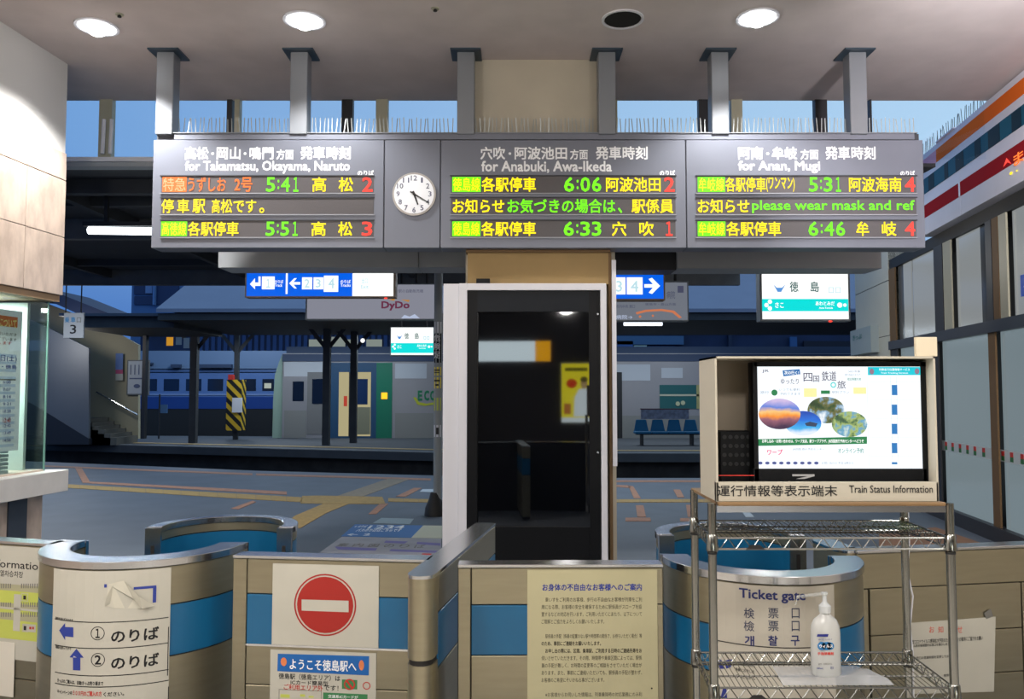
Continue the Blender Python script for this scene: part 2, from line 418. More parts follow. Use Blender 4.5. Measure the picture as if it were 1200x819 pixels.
strip_pieces('edge_line', M_pink, ((300, 555), (300, 557)), ((508, 561), (508, 563)), 1)
strip_pieces('edge_line', M_pink, ((700, 563), (700, 565)), ((900, 563), (900, 565)), 1)
strip_pieces('painted_line', M_pink, ((105, 564.5), (105, 566.5)), ((340, 576.5), (340, 580)), 1)
for q in ([(88, 548.5), (96, 549), (106, 566), (97, 566)], [(464, 582), (475, 582.3), (494, 572), (485, 572)], [(432, 602.5), (441, 602.5), (455, 590.5), (445, 590.5)],
          [(271, 596), (279, 597), (300, 588.5), (296, 587)], [(715, 568), (736, 569), (740, 572), (715, 570)], [(736, 569), (742, 570), (751, 584), (743, 584)],
          [(789, 574), (797, 574), (802, 583), (794, 583)], [(745, 592.5), (754, 592.5), (757, 606), (747, 606)], [(804, 592), (811, 592), (815, 606), (806, 606)],
          [(733, 607), (762, 607), (763, 611), (733, 611)], [(797, 607.5), (818, 607.5), (818, 611), (797, 611)]):
    floor_poly('painted_dash', M_pink, q)
M_pwhite = mat('white_line_paint', (196, 206, 214), .7)
floor_poly('painted_dash', M_pwhite, [(869, 599), (877, 599), (884, 606), (874, 606)])
floor_poly('painted_dash', M_pwhite, [(495, 573.5), (510, 573.5), (508, 577), (492, 576.5)])
M_terra = mat('terracotta_floor', (150, 108, 78), .7, noise=.1, scale=8)
floor_poly('brown_paving', M_terra, [(1030, 626), (1096, 618), (1160, 640), (1110, 648), (1030, 650)], .004)
# track bed and rails
tb = struct('track_bed')
MB().box(-60, 60, 13, 70, -1.2, -1.0).build('ballast', M_ballast, tb)
far_edge = [FLOOR.px(x, y) for x, y in ((-160, 513), (50, 519.5), (300, 525.5), (505, 530.5), (720, 531.5), (1000, 532), (1300, 531))]
for off in (1.5, 2.75):
    pts = []
    for i in range(7):
        a = near_edge[i + (1 if i > 3 else 0)] if i + 1 < len(near_edge) else near_edge[-1]
        pts.append(Vector((a.x, a.y + off, -.86)))
    MB().tube(pts, .05, 6).build('rail', M_rail, tb)
# far island platform
fp = struct('far_platform')
poly = [Vector((p.x, p.y, 0)) for p in far_edge]; poly += [Vector((22, 27.2, 0)), Vector((-34, 32, 0))]
MB().prism([p + Vector((0, 0, -.22)) for p in poly], (0, 0, .22)).build('platform_top', mat('dark_asphalt', (62, 64, 68), .8, noise=.1, scale=2), fp)
poly2 = [p + Vector((0, .35 if i < len(far_edge) else 0, -1.1)) for i, p in enumerate(poly)]
MB().prism(poly2, (0, 0, .88)).build('platform_wall', mat('dark_wall', (44, 44, 46), .9, noise=.3, scale=3), fp)
for i in range(len(far_edge) - 1):
    a, b = far_edge[i], far_edge[i + 1]
    MB().prism([a + Vector((0, .1, 0)), b + Vector((0, .1, 0)), b + Vector((0, .4, 0)), a + Vector((0, .4, 0))], (0, 0, .01)).build('edge_stone', M_concr, fp)
    MB().prism([a + Vector((0, 1.0, 0)), b + Vector((0, 1.0, 0)), b + Vector((0, 1.3, 0)), a + Vector((0, 1.3, 0))], (0, 0, .01)).build('tactile_strip', M_yel, fp)
# ground beyond
MB().box(-90, 90, 60, 120, -1.3, -.95).build('ground', M_ballast).__setitem__('kind', 'structure')

# ceiling of the hall
tag(MB().box(-8, 8, -6, YE, ZC, ZC + .3).build('ceiling', M_ceil), kind='structure')
# left wall, leaning a little off the view axis
KL = .0884
LW = Plane((-4.18, 7.51, 0), (KL, 1, 0))
def lwu(Y): return (Y - 7.51) * sqrt(1 + KL * KL)
wl = struct('wall_left', (-4.3, 5, 0))
MB().pbox(LW, lwu(-6), 0, 3.84, ZC + .02, -1.2, -.02).build('upper_wall', M_white, wl)
MB().pbox(LW, lwu(-6), 0, 2.5, 3.84, -1.2, -.03).build('backing_wall', M_dark, wl)
for r, (z0, z1) in enumerate(((2.5, 3.045), (3.045, 3.58), (3.58, 3.84))):
    for i in range(9):
        b = -i * .535; a = max(b - .535, lwu(3))
        MB().pbox(LW, a + .003, b - .003, z0 + .003, z1 - .003, -.03, 0).build('stone_panel', M_stone, wl, bevel=.003)
MB().pbox(LW, lwu(-6), lwu(3), 2.5, 3.84, -.03, 0).build('stone_cladding', M_stone, wl)
MB().pbox(LW, lwu(-6), -.02, 2.44, 2.5, -1.2, -.02).build('soffit', mat('soffit_tan', (150, 124, 96), .6), wl)
MB().pbox(LW, lwu(-6), -.06, 0, .9, -1.0, -.1).build('counter_base', M_stone, wl)
MB().pbox(LW, lwu(-6), lwu(6.4), .0, 2.5, -1.2, -.7).build('office_wall', M_white, wl)
MB().pbox(LW, lwu(7.0), -.28, .1, .70, -.1, -.085).build('base_panel', mat('slate_panel', (60, 68, 80), .3), wl)
# right wall of the hall (outside the frame) and rear wall
tag(MB().box(7.2, 7.5, -6, 4.5, 0, ZC).build('wall_right', M_pillar), kind='structure')
tag(MB().box(-8, 8, -6.3, -6, 0, ZC).build('wall_rear', mat('rear_wall', (46, 46, 50), .8)), kind='structure')

# pillar between the windows
pl = struct('pillar', (.2, 7.8, 0))
x0 = xat(546, 200, 7.41); x1 = xat(720, 200, 7.41)
MB().box(x0, x1, 7.41, 8.5, 0, ZC).build('pillar_shaft', M_pillar, pl)
MB().box(xat(548, 310, 7.3), xat(713, 310, 7.3), 7.3, 7.41, zat(333, 7.3), zat(296, 7.3)).build('upper_panel', M_tan, pl)
MB().box(xat(546, 310, 7.29), xat(715, 310, 7.29), 7.27, 7.41, zat(296, 7.29), zat(293, 7.29)).build('panel_edge', M_brown, pl)
MB().box(xat(713, 310, 7.3), xat(716.5, 310, 7.3), 7.3, 7.41, 0, zat(296, 7.3)).build('panel_edge', M_brown, pl)
MB().box(xat(716.5, 310, 7.3), xat(721.5, 310, 7.3), 7.28, 7.38, zat(546, 7.3), zat(305, 7.3)).build('corner_guard', M_wframe, pl)

# window strip under the ceiling edge (window_1) : panes, mullions, sill
wn = struct('window_1', (0, YE, 4))
zs = zat(187, YE); W = front(YE)
mull = [(118, 133, M_mull), (267, 273, M_mulld), (276, 282, M_mull), (401, 414, M_mulld), (441, 455, M_mull), (716, 723, M_mull), (818, 829, M_mulld), (856, 869, M_mull), (954, 968, M_mulld), (1018, 1020, M_mulld)]
for a, b, m in mull: MB().pxbox(W, a, 100, b, 187, -.04, .04).build('mullion', m, wn)
for a, b in ((124, 127),): MB().tube([P(120, 180, YE - .09), P(122, 140, YE - .09)], .02).tube([P(129, 180, YE - .09), P(131, 140, YE - .09)], .02).build('stay_arm', M_wframe, wn)
prev = 60
for a, b in [(m[0], m[1]) for m in mull] + [(1160, 1160)]:
    if a - prev > 4: MB().pxbox(W, prev, 112, a, 186.5, -.006, 0).build('pane', M_clear, wn)
    prev = b
MB().box(-5.4, xat(1020, 187, YE), YE - .1, YE + .1, zat(192, YE), zs).build('sill', M_wframe, wn)
MB().box(-5.4, xat(1020, 187, YE), YE - .07, YE + .07, zat(197, YE), zat(192, YE)).build('lower_rail', M_beam, wn)
# grey duct behind the board
bm_ = struct('beam', (0, YE, 3))
MB().box(xat(262, 300, YE), xat(492, 300, YE), YE - .15, YE + .25, zat(316, YE), 3.6).build('duct_section', M_beam, bm_)
MB().box(xat(493, 300, YE), xat(548, 300, YE), YE - .15, YE + .25, zat(316, YE), 3.6).build('duct_section', M_beam, bm_)
MB().box(xat(716, 300, YE), xat(790, 300, YE), YE - .1, YE + .25, zat(318, YE), 3.6).build('duct_section', M_mulld, bm_)
MB().box(xat(790, 300, YE), xat(1025, 300, YE), YE - .15, YE + .25, zat(317, YE), 3.6).build('duct_section', M_beam, bm_)

# near platform roof: deck, purlins, edge beam
rf = struct('roof', (0, 12, 4))
MB().box(-34, 4.55, YE + .12, 17.2, 4.02, 4.06).build('roof_deck', M_roofdk, rf)
ze = zat(317, 17)
MB().box(-34, 10, 16.9, 17.2, ze, 4.25).build('edge_beam', M_roofdk, rf)
M_purl = mat('lighter_steelwork', (92, 94, 96), .6, noise=.12, scale=4)
for k, (Y, h, m) in enumerate(((9.1, .16, M_roofdk), (9.9, .12, M_roofdk), (11.2, .28, M_purl), (14.6, .12, M_roofdk), (15.9, .30, M_purl))):
    MB().box(-30, 4.5, Y, Y + .12, 4.02 - h, 4.02).build('purlin', m, rf)
for x in (-8, -5.3, -2, 2): MB().box(x, x + .1, YE + .2, 16.9, 3.86, 4.02).build('rafter', M_roofdk, rf)

# ------------------------------------------------------------------ right building beside the tracks
KR = .16
RW = Plane((4.9, 7.7, 0), (KR, 1, 0)); RN = Plane((5.02, 7.7, 0), (KR, 1, 0))
def rz(y): return RW.uv(1200, y)[1]
def ru(x, y=300): return RW.uv(x, y)[0]
rb = tag(struct('wall_2', (5, 8, 0)), kind='structure'); 
M_fas = mat('fascia_white', (216, 214, 222), .7, noise=.03, scale=2)
uA, uB = ru(1300), ru(1080)
uJ = ru(1128)
def fas(name, m, y0, y1, w, a=None, b=None): return MB().pbox(RW, uA if a is None else a, uB if b is None else b, rz(y1), rz(y0), -.25, w).build(name, m, rb)
uS = RW.uv(1148, 118)[0]
for a, b in ((uA, uJ), (uJ + .01, uB)):
    fas('fascia_panel', M_fas, 82, 211, 0, a, b)
fas('orange_stripe', mat('orange_stripe', (224, 104, 30), .9, ior=1.25), 91, 110, .006, uA, ru(1098, 200))
fas('pink_stripe', mat('pink_stripe', (216, 160, 178), .9, ior=1.25), 91, 110, .006, ru(1098, 200), uB)
fas('window_band', mat('teal_band', (12, 78, 98), .5, ior=1.25), 122, 146, .006)
for k in range(12): 
    u = uA + .9 + k * .47
    MB().pbox(RW, u, u + .12 + .16 * ((k * 7) % 5) / 4, rz(146), rz(123), 0, .008).build('dark_panel', mat('band_dark', (8, 30, 38), .5, ior=1.25), rb)
fas('red_band', mat('red_band', (150, 14, 26), .9, ior=1.25), 164, 184, .006)
MB().pbox(RW, uJ, uJ + .04, rz(184), rz(164), 0, .009).build('band_joint', M_wframe, rb)
pr(RW, rb, 'led_letters', M_red, [('p', [(1177, 196), (1181, 185), (1187, 192), (1182, 190)])], .012)
pr(RW, rb, 'led_letters', M_org, [('t', 'ま', 1189, 178, 1201, 192)], .012)
pr(RW, rb, 'led_dots', M_ylw, [('c', 1186, 203, 1.6), ('c', 1193, 200, 1)], .012)
MB().pbox(RW, ru(1119, 160), ru(1098, 160), rz(82), rz(80), -.06, .02).build('gutter', M_fas, rb)
sp = MB()
for k in range(60):
    u = uS - .4 + k * .06; p = RW.pt(u, rz(82), -.05); sp.tube([p, p + Vector((random.uniform(-.02, .02), random.uniform(-.02, .02), .16 + .05 * random.random()))], .004, 3)
sp.build('bird_spikes', M_ink, rb)['kind'] = 'stuff'
# header, window wall
zt = RN.uv(1200, 237)[1]; zr1 = RN.uv(1200, 368)[1]; zr0 = RN.uv(1200, 383)[1]
ua, ub = RN.uv(1300, 300)[0], RN.uv(1042, 380)[0]
MB().pbox(RN, ua, ub, zt, rz(211), -.4, -.02).build('header', M_dark, rb)  # dark header; the shade under the fascia is put into its colour
MB().pbox(RN, ua, ub, zr0, zr1, -.1, .02).build('transom', mat('dark_grey_rail', (52, 56, 66), .45), rb)
MB().pbox(RN, ua, ub, -.0, .16, -.1, .02).build('bottom_rail', M_mulld, rb)
MB().pbox(RN, ua, ub, 0, rz(211), -.5, -.4).build('backing', M_dark, rb)
M_pane = mat('milky_pane', (160, 165, 166), .16, emit=.62)  # upper and lower milky panes get a weak glow to brighten them
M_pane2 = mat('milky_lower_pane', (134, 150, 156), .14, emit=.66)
M_panedk = mat('dim_pane', (96, 98, 98), .15)
def rpane(a, b, z0, z1, m, name='pane', w=-.06):
    u0, u1 = RN.uv(b, 380)[0], RN.uv(a, 380)[0]; return MB().pbox(RN, min(u0, u1), max(u0, u1), z0, z1, w - .02, w).build(name, m, rb)
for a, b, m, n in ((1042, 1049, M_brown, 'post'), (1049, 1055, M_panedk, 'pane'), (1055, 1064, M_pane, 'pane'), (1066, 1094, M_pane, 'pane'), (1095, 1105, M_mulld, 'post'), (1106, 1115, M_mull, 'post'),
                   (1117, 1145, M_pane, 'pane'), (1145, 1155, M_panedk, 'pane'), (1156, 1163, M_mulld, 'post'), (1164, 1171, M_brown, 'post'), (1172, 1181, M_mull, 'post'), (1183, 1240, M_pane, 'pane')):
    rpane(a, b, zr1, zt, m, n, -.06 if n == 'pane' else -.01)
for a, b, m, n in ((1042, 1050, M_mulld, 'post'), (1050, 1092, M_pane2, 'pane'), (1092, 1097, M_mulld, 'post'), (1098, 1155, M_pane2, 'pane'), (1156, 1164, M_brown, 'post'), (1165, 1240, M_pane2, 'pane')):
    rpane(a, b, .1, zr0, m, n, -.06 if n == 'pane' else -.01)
# sticker tape along the lower panes
zt1 = RN.uv(1200, 532)[1]; zt0 = RN.uv(1200, 547)[1]
M_tape = mat('white_tape', (196, 204, 204), .6)
MB().pbox(RN, ua, RN.uv(1098, 530)[0], zt0, zt1, -.06, -.057).build('sticker_tape', M_tape, rb)
for k, x in enumerate((1103, 1110.5, 1119, 1127.5, 1136, 1146, 1168, 1178, 1190, 1199)):
    u = RN.uv(x, 535)[0]; zc = (zt0 + zt1) / 2
    for m, dv in ((M_inkr, .025), (mat('green_mark', (40, 110, 60), .6), -.025)):
        MB().pbox(RN, u - .05, u + .02, zc + dv - .025, zc + dv + .025, -.057, -.054).build('tape_mark', m, rb)
# blue sticker on right pane
pr(RN, rb, 'blue_sticker', mat('sticker_blue', (50, 90, 200), .5), [('r', 1189, 320, 1206, 346)], -.055)
pr(RN, rb, 'white_arrow', M_wframe, [('p', [(1193, 336), (1200, 326), (1203, 326), (1198, 336), (1203, 344), (1200, 344)])], -.05)
# cream wall beyond the window wall
cw = struct('wall_3', (5.7, 12.5, 0))
C0 = RN.uv(1042, 380)[0]; C1 = RN.uv(1003, 380)[0]
zz = [0, RW.uv(1024, 443)[1], RW.uv(1024, 395)[1], RW.uv(1024, 332)[1], 4.3]
for z0, z1 in zip(zz, zz[1:]): MB().pbox(RN, C0, C1, z0 + .006, z1 - .006, -.3, 0).build('wall_panel', mat('cream_wall', (206, 202, 184), .6, noise=.03, scale=2), cw)
MB().pbox(RN, C0, C1, 0, 4.3, -.3, -.008).build('wall_core', M_dark, cw)

# ================================================================== DEPARTURE BOARD
YB = 7.2; B = front(YB)
db = thing('departure_board', 'long grey electronic departure board with LED rows hanging from six posts', 'sign', P(630, 290, YB))
def bh(a, b, name='housing'): MB().pxbox(B, a, 164, b, 290.5, -.22, 0).build(name, M_board, db, bevel=.004)
bh(178.5, 449.6); bh(450.6, 515.6, 'clock_panel'); bh(516.6, 803.6); bh(804.6, 1083)
MB().pxbox(B, 181, 166, 1080, 288, -.2, -.01).build('seam_backing', M_seam, db)
MB().pxbox(B, 203, 155, 1073, 162.5, -.2, -.02).build('top_rail', M_board, db)
MB().pxbox(B, 182, 155.5, 1079, 164, -.2, -.035).build('rail_shadow_gap', M_seam, db)
MB().pxbox(B, 198, 154.5, 1076, 155.5, -.2, -.01).build('rail_lip', M_post, db)
for x, yt in ((194.5, 60), (351, 58), (546, 54), (711, 54), (843, 56), (1004.5, 58)):
    X = xat(x, 150, YB + .05); w = .078
    p = MB().box(X - w, X + w, YB + .0, YB + .15, zat(157, YB), ZC - .012).build('post', M_post, db, bevel=.006)
    MB().box(X - w - .06, X + w + .06, YB - .06, YB + .21, ZC - .014, ZC).build('mounting_plate', mat('plate_blue_grey', (70, 84, 96), .4, .3), p)
sp = MB()
posts = (194.5, 351, 546, 711, 843, 1004.5)
x = 206
while x < 1074:
    if all(abs(x - q) > 12 for q in posts):
        b0 = P(x, 155, YB + .1); L = .125 + .01 * random.random()
        sp.tube([b0, b0 + Vector((random.uniform(-.012, .012), random.uniform(-.02, .02), L))], .0048, 3)
    x += 4.7
tag(sp.build('bird_spikes', mat('spike_steel', (170, 176, 176), .4, .4), db), kind='stuff')
# header lettering
pr(B, db, 'heading', M_wprint, [
    ('t', '高松', 216.5, 172, 244.5, 187), ('t', '岡山', 254, 172, 282, 187), ('t', '鳴門', 292.5, 172, 320.5, 187), ('c', 249.3, 180, 1.6), ('c', 287.2, 180, 1.6), ('t', '方面', 324, 175, 344, 187), ('t', '発車', 352, 171.5, 381, 187), ('t', '時刻', 382.5, 171.5, 411, 187), ('t', 'for Takamatsu, Okayama, Naruto', 217, 188.5, 410, 203.5),
    ('t', '穴吹', 563, 172, 592, 187), ('c', 597.5, 180, 1.6), ('t', '阿波池田', 603, 172, 664.5, 187), ('t', '方面', 668, 175, 689, 187), ('t', '発車', 698, 171.5, 728, 187), ('t', '時刻', 729.5, 171.5, 759, 187), ('t', 'for Anabuki, Awa-Ikeda', 564, 188.5, 717, 203),
    ('t', '阿南', 865, 172, 894, 187), ('c', 899.5, 180, 1.6), ('t', '牟岐', 904.5, 172, 934, 187), ('t', '方面', 938, 175, 959, 187), ('t', '発車', 967, 171.5, 996, 187), ('t', '時刻', 997.5, 171.5, 1026, 187), ('t', 'for Anan, Mugi', 865, 188.5, 961, 203),
    ('t', 'のりば', 419, 199.5, 438, 206), ('t', 'のりば', 773, 199.5, 791, 206), ('t', 'のりば', 1055, 200, 1072, 206)], .0015, .022)
rows = [(207, 225.5), (232.5, 250.5), (259, 277.2)]
LED = {
 0: (190, 437, [
   [('patch', M_org, '特急', 190.5, 219), (M_org, 'うずしお', 220.5, 265), (M_org, '2号', 275, 296), (M_grn, '5:41', 312, 352), (M_ylw, '高', 366, 382.5), (M_ylw, '松', 397, 414), (M_red, '2', 424.5, 437)],
   [(M_ylw, '停', 189.5, 204), (M_ylw, '車', 208, 222), (M_ylw, '駅', 226, 241), (M_ylw, '高', 248.5, 258), (M_ylw, '松です', 259, 300.5), (M_ylw, '。', 304, 310)],
   [('patch', M_grn, '高徳線', 189, 219.5), (M_ylw, '各駅停車', 220.5, 280), (M_grn, '5:51', 311.5, 351), (M_ylw, '高', 365, 382), (M_ylw, '松', 396.5, 413), (M_red, '3', 424, 436.5)]]),
 1: (529.5, 790.5, [
   [('patch', M_grn, '徳島線', 530, 563.5), (M_ylw, '各駅停車', 564.5, 628), (M_grn, '6:06', 661, 704.5), (M_ylw, '阿波池田', 710, 774), (M_red, '2', 778, 790.5)],
   [(M_ylw, 'お知らせ', 530.5, 591), (M_grn, 'お気づきの場合は', 594.5, 721), (M_grn, '、', 724, 729), (M_ylw, '駅係員', 740, 789)],
   [('patch', M_grn, '徳島線', 530, 563), (M_ylw, '各駅停車', 564, 628), (M_grn, '6:33', 660.5, 704.5), (M_ylw, '穴', 717, 734), (M_ylw, '吹', 749, 766), (M_red, '1', 780, 787)]]),
 2: (817, 1072.5, [
   [('patch', M_grn, '牟岐線', 817.5, 849.5), (M_ylw, '各駅停車', 850, 897), (M_ylw, '(ワンマン)', 897.5, 931), (M_grn, '5:31', 947.5, 987), (M_ylw, '阿波海南', 994.5, 1056), (M_red, '4', 1060, 1072)],
   [(M_ylw, 'お知らせ', 817.5, 878), (M_grn, 'please wear mask and ref', 881, 1071.5)],
   [('patch', M_grn, '牟岐線', 817.5, 850), (M_ylw, '各駅停車', 851, 915), (M_grn, '6:46', 947, 990), (M_ylw, '牟', 1003, 1018), (M_ylw, '岐', 1033, 1050), (M_red, '4', 1060, 1072)]]),
}
M_frame = mat('row_frame', (150, 152, 160), .4, .2)
for k, (a, b, rr) in LED.items():
    for (y0, y1), items in zip(rows, rr):
        S = MB().pxbox(B, a - 1, y0 - .5, b + 1, y1 + .8, -.02, .004).build('led_display', M_led_bg, db)
        MB().pxbox(B, a - 2, y1 + .8, b + 2, y1 + 2.0, -.01, .012).build('lower_lip', M_frame, S)
        MB().pxbox(B, a - 2, y0 - 1.6, b + 2, y0 - .5, -.01, .012).build('upper_lip', M_seam, S)
        by = {}
        for it in items:
            if it[0] == 'patch':
                pr(B, S, 'inverted_patch', it[1], [('r', it[3], y0 + .6, it[4], y1 - .4)], .006)
                pr(B, S, 'patch_letters', M_ylw if it[1] is M_grn else mat('pale_led', (255, 210, 150), 1, emit=1.1), [('t', it[2], it[3] + 1, y0 + 1.5, it[4] - 1, y1 - 1.2)], .008, .004)
                continue
            m, t, xa, xb = it
            ya, yb = y0 + .8, y1 - .6
            if t == '。': ya = y0 + 11
            if t == '、': ya = y0 + 11
            if t.startswith('please'): ya += 1.5
            by.setdefault(m, []).append(('t', t, xa, ya, xb, yb))
        for m, its in by.items():
            for it in its:
                t = it[1]
                if ':' in t:
                    w = it[4] - it[2]; q = []
                    for ch, fa, fb in ((t[0], 0, .27), (':', .335, .39), (t[2], .44, .70), (t[3], .75, 1.0)):
                        if ch == '1': ch = '１'; fa += .05; fb -= .05
                        q.append(('t', ch, it[2] + w * fa, it[3] + (3 if ch == ':' else 0), it[2] + w * fb, it[5] - (3 if ch == ':' else 0)))
                    pr1(B, S, 'led_letters', m, q, .007, .015)
                elif t == '1': pr1(B, S, 'led_letters', m, [('t', '１', 780, it[3], 788, it[5])], .007, .015)
                else: pr1(B, S, 'led_letters', m, [it], .007, .015)

# clock
ck = thing('clock', 'round white wall clock with black hands set in the departure board', 'clock', P(485.5, 252, YB))
def disc(S, cx, cy, r, w0, w1, name, m, par, n=40):
    u0, u1, v0, v1 = uvbox(S, cx - r, cy - r, cx + r, cy + r); cu, cv, R = (u0 + u1) / 2, (v0 + v1) / 2, (u1 - u0) / 2
    pts = [S.pt(cu + R * cos(2 * pi * k / n), cv + R * sin(2 * pi * k / n), w0) for k in range(n)]
    return MB().prism(pts, S.N * (w1 - w0)).build(name, m, par)
disc(B, 485.5, 228, 25.5, 0, .02, 'rim', mat('clock_rim', (176, 172, 168), .3, .5), ck)
disc(B, 485.5, 228, 23.3, .02, .024, 'face', mat('clock_face', (244, 246, 250), .5), ck)
its = []
for h in range(1, 13):
    a = h * pi / 6; s = str(h); wd = 1.1 if s == '1' else 1.9 if len(s) == 1 else 3.6
    X, Y_ = 485.5 + 18.6 * sin(a), 228 - 18.6 * cos(a); its.append(('t', s, X - wd, Y_ - 3, X + wd, Y_ + 3))
pr(B, ck, 'numerals', mat('slate_ink', (80, 84, 110), .6), its, .0255, .008)
def hand(ang, L, w, name, z):
    d = Vector((sin(ang), -cos(ang))); n = Vector((-d.y, d.x)); c = Vector((485.5, 228))
    q = [c - d * L * .25 + n * w, c + d * L + n * w * .6, c + d * L - n * w * .6, c - d * L * .25 - n * w]
    pr(B, ck, name, M_ink, [('p', [tuple(p) for p in q])], z)
hand(radians(160), 13.5, 1.3, 'hour_hand', .028); hand(radians(121), 20, .9, 'minute_hand', .031)
disc(B, 485.5, 228, 1.6, .024, .034, 'hub', M_ink, ck, 12)

# downlights
def downlight(x, y, lit, label, group=None):
    t = thing('downlight', label, 'light', (x, y, ZC - .03), group)
    n = 32; R = .155
    MB().lathe((x, y, ZC), [(R, -.0), (R, -.012), (R + .02, -.012), (R + .02, .0)], n, cap=False).build('trim_ring', M_wframe, t, smooth=True)
    if lit:
        MB().lathe((x, y, ZC), [(.001, -.006), (R - .005, -.006), (R - .005, -.001), (.001, -.001)], n).build('reflector', mat('lit_reflector', (250, 252, 255), 1, emit=1.5), t)
        MB().lathe((x, y, ZC), [(.001, -.075), (.05, -.068), (.07, -.05), (.075, -.03), (.075, -.006)], 20).build('bulb', M_lamp, t, smooth=True)
    else:
        MB().lathe((x, y, ZC), [(.001, -.006), (R - .005, -.006), (R - .005, -.001), (.001, -.001)], n).build('recess', mat('dark_recess', (10, 10, 10), .9), t)
downlight(-3.52, 6.72, 1, 'lit round ceiling downlight nearest the left stone-clad wall')
downlight(-1.73, 6.60, 1, 'lit round ceiling downlight above the second hanging post from the left')
downlight(2.03, 6.55, 1, 'lit round ceiling downlight above the fifth hanging post, right of the dark one')
downlight(.92, 6.58, 0, 'unlit dark round ceiling downlight right of centre')
for x, y, l in ((140, 17, 'small brass sprinkler head in the ceiling by the leftmost downlight'), (510, 10, 'tiny dark sprinkler head in the ceiling between downlights near the centre')):
    d = ray(x, y); p = CAM + d * ((ZC - 1.6) / d.z)
    t = thing('sprinkler_head', l, 'sprinkler', p)
    MB().lathe((p.x, p.y, ZC), [(.032, -.006), (.035, 0), (.001, 0)], 16).build('cover_plate', M_mull, t)
    MB().lathe((p.x, p.y, ZC), [(.001, -.025), (.016, -.023), (.016, -.015), (.01, -.008), (.01, 0)], 12).build('nozzle', M_dark, t)

# ================================================================== GLAZED CABINET ON THE PILLAR
YC = 7.15; Cc = front(YC)
cb = thing('display_cabinet', 'tall dark-glazed cabinet with white frame standing against the pillar', 'cabinet', P(628, 660, YC))
zb = 0
def cbx(name, m, xa, ya, xb, yb, w0, w1, bev=.004): return MB().pxbox(Cc, xa, ya, xb, yb, w0, w1).build(name, m, cb, bev)
def cside(xa, xb, name='frame_side', m=M_wframe, w0=-.12, w1=0):
    return MB().box(xat(xa, 500, YC), xat(xb, 500, YC), YC - w1, YC - w0, 0, zat(332, YC)).build(name, m, cb, .003)
cside(518.5, 537, 'side_panel', M_wframe, -.2, -.03)
cside(537.3, 547); cside(704.5, 711.5)
MB().box(xat(547, 400, YC), xat(704.5, 400, YC), YC, YC + .12, zat(340, YC), zat(332, YC)).build('frame_top', M_wframe, cb, .003)
MB().box(xat(547, 400, YC), xat(704.5, 400, YC), YC + .1, YC + .12, 0, zat(340, YC)).build('back_panel', M_navy, cb)
MB().box(xat(547, 500, YC), xat(559, 500, YC), YC + .015, YC + .1, 0, zat(341, YC)).build('door_stile', M_black, cb)
MB().box(xat(691, 500, YC), xat(704, 500, YC), YC + .015, YC + .1, 0, zat(341, YC)).build('door_stile', M_black, cb)
MB().box(xat(559, 500, YC), xat(691, 500, YC), YC + .015, YC + .1, zat(365, YC), zat(341, YC)).build('door_rail', mat('grey_black', (20, 25, 32), .5, ior=1.3), cb)
MB().box(xat(559, 500, YC), xat(691, 500, YC), YC + .02, YC + .1, 0, zat(618, YC)).build('door_rail', M_black, cb)
GY = radians(3.0)
GD = Plane((xat(691, 500, YC), YC + .025, 0), (-cos(GY), sin(GY), 0))
gw = (xat(691, 500, YC) - xat(559, 500, YC)) / cos(GY)
MB().pbox(GD, 0, gw, zat(618, YC), zat(365, YC), -.008, 0).build('glass_door', M_dglass, cb)
for y in (368, 530): disc(front(YC + .015), 700.5, y, 1.2, 0, .006, 'bolt', M_steelb, cb, 10)
MB().box(xat(558, 328, YC), xat(574, 328, YC), YC + .02, YC + .14, zat(332, YC), zat(326, YC)).build('webcam', M_black).__setitem__('label', 'small black box lying on top of the glazed cabinet')
bpy.data.objects['webcam'].name = 'small_box'; tag(bpy.data.objects['small_box'], cat='box')

# lit sign and poster on the hall's rear side: seen mirrored in the cabinet's glass
def mir(px, py, Y):
    d = ray(px, py); h = GD.px(px, py); d = d - 2 * d.dot(GD.N) * GD.N
    p = h + d * ((Y - h.y) / d.y); return p.x, p.z
xa, z1 = mir(559, 400, -5.9); xb, z0 = mir(645, 423, -5.9); xm = mir(627, 400, -5.9)[0]
xa, xm, xb = sorted((xa, xm, xb)) if False else (xa, xm, xb)
sg = thing('lit_guide_sign', 'long lit white sign with yellow end, seen as a reflection in the cabinet glass', 'sign', ((xa + xb) / 2, -5.9, z0))
MB().box(xa - .02, xb + .02, -5.995, -5.95, z0 - .02, z1 + .02).build('case', M_board, sg)
MB().box(xa, xm, -5.95, -5.93, z0, z1).build('white_panel', mat('sign_glow', (220, 238, 245), 1, emit=4.5), sg)
MB().box(xm, xb, -5.95, -5.93, z0, z1).build('yellow_panel', mat('sign_yellow', (240, 170, 20), 1, emit=4), sg)
xa, z1 = mir(658, 426, -5.9); xb, z0 = mir(692, 495, -5.9)
ps = thing('lit_poster', 'yellow lit poster of a person in white, seen as a reflection in the cabinet glass', 'poster', ((xa + xb) / 2, -5.9, z0))
w_, h_ = xb - xa, z1 - z0
MB().box(xa - .04, xb + .04, -5.995, -5.95, z0 - .04, z1 + .04).build('case', M_board, ps)
MB().box(xa, xb, -5.95, -5.93, z0, z1).build('yellow_sheet', mat('poster_yellow', (228, 216, 40), 1, emit=3.6), ps)
def pp(name, m, pts, dy=0): MB().prism([(xa + w_ * a, -5.93 + .004 * dy, z0 + h_ * b) for a, b in pts], (0, .004, 0)).build(name, m, ps)
def oval(cx, cy, rx, ry): return [(cx + rx * cos(k * pi / 10), cy + ry * sin(k * pi / 10)) for k in range(20)]
pp('white_strip', mat('poster_white', (225, 240, 245), 1, emit=3.2), [(0, 0), (1, 0), (1, .08), (0, .08)])
pp('shirt', MATS['poster_white'], [(.42, .1), (1, .1), (1, .5), (.85, .58), (.6, .56), (.45, .42)])
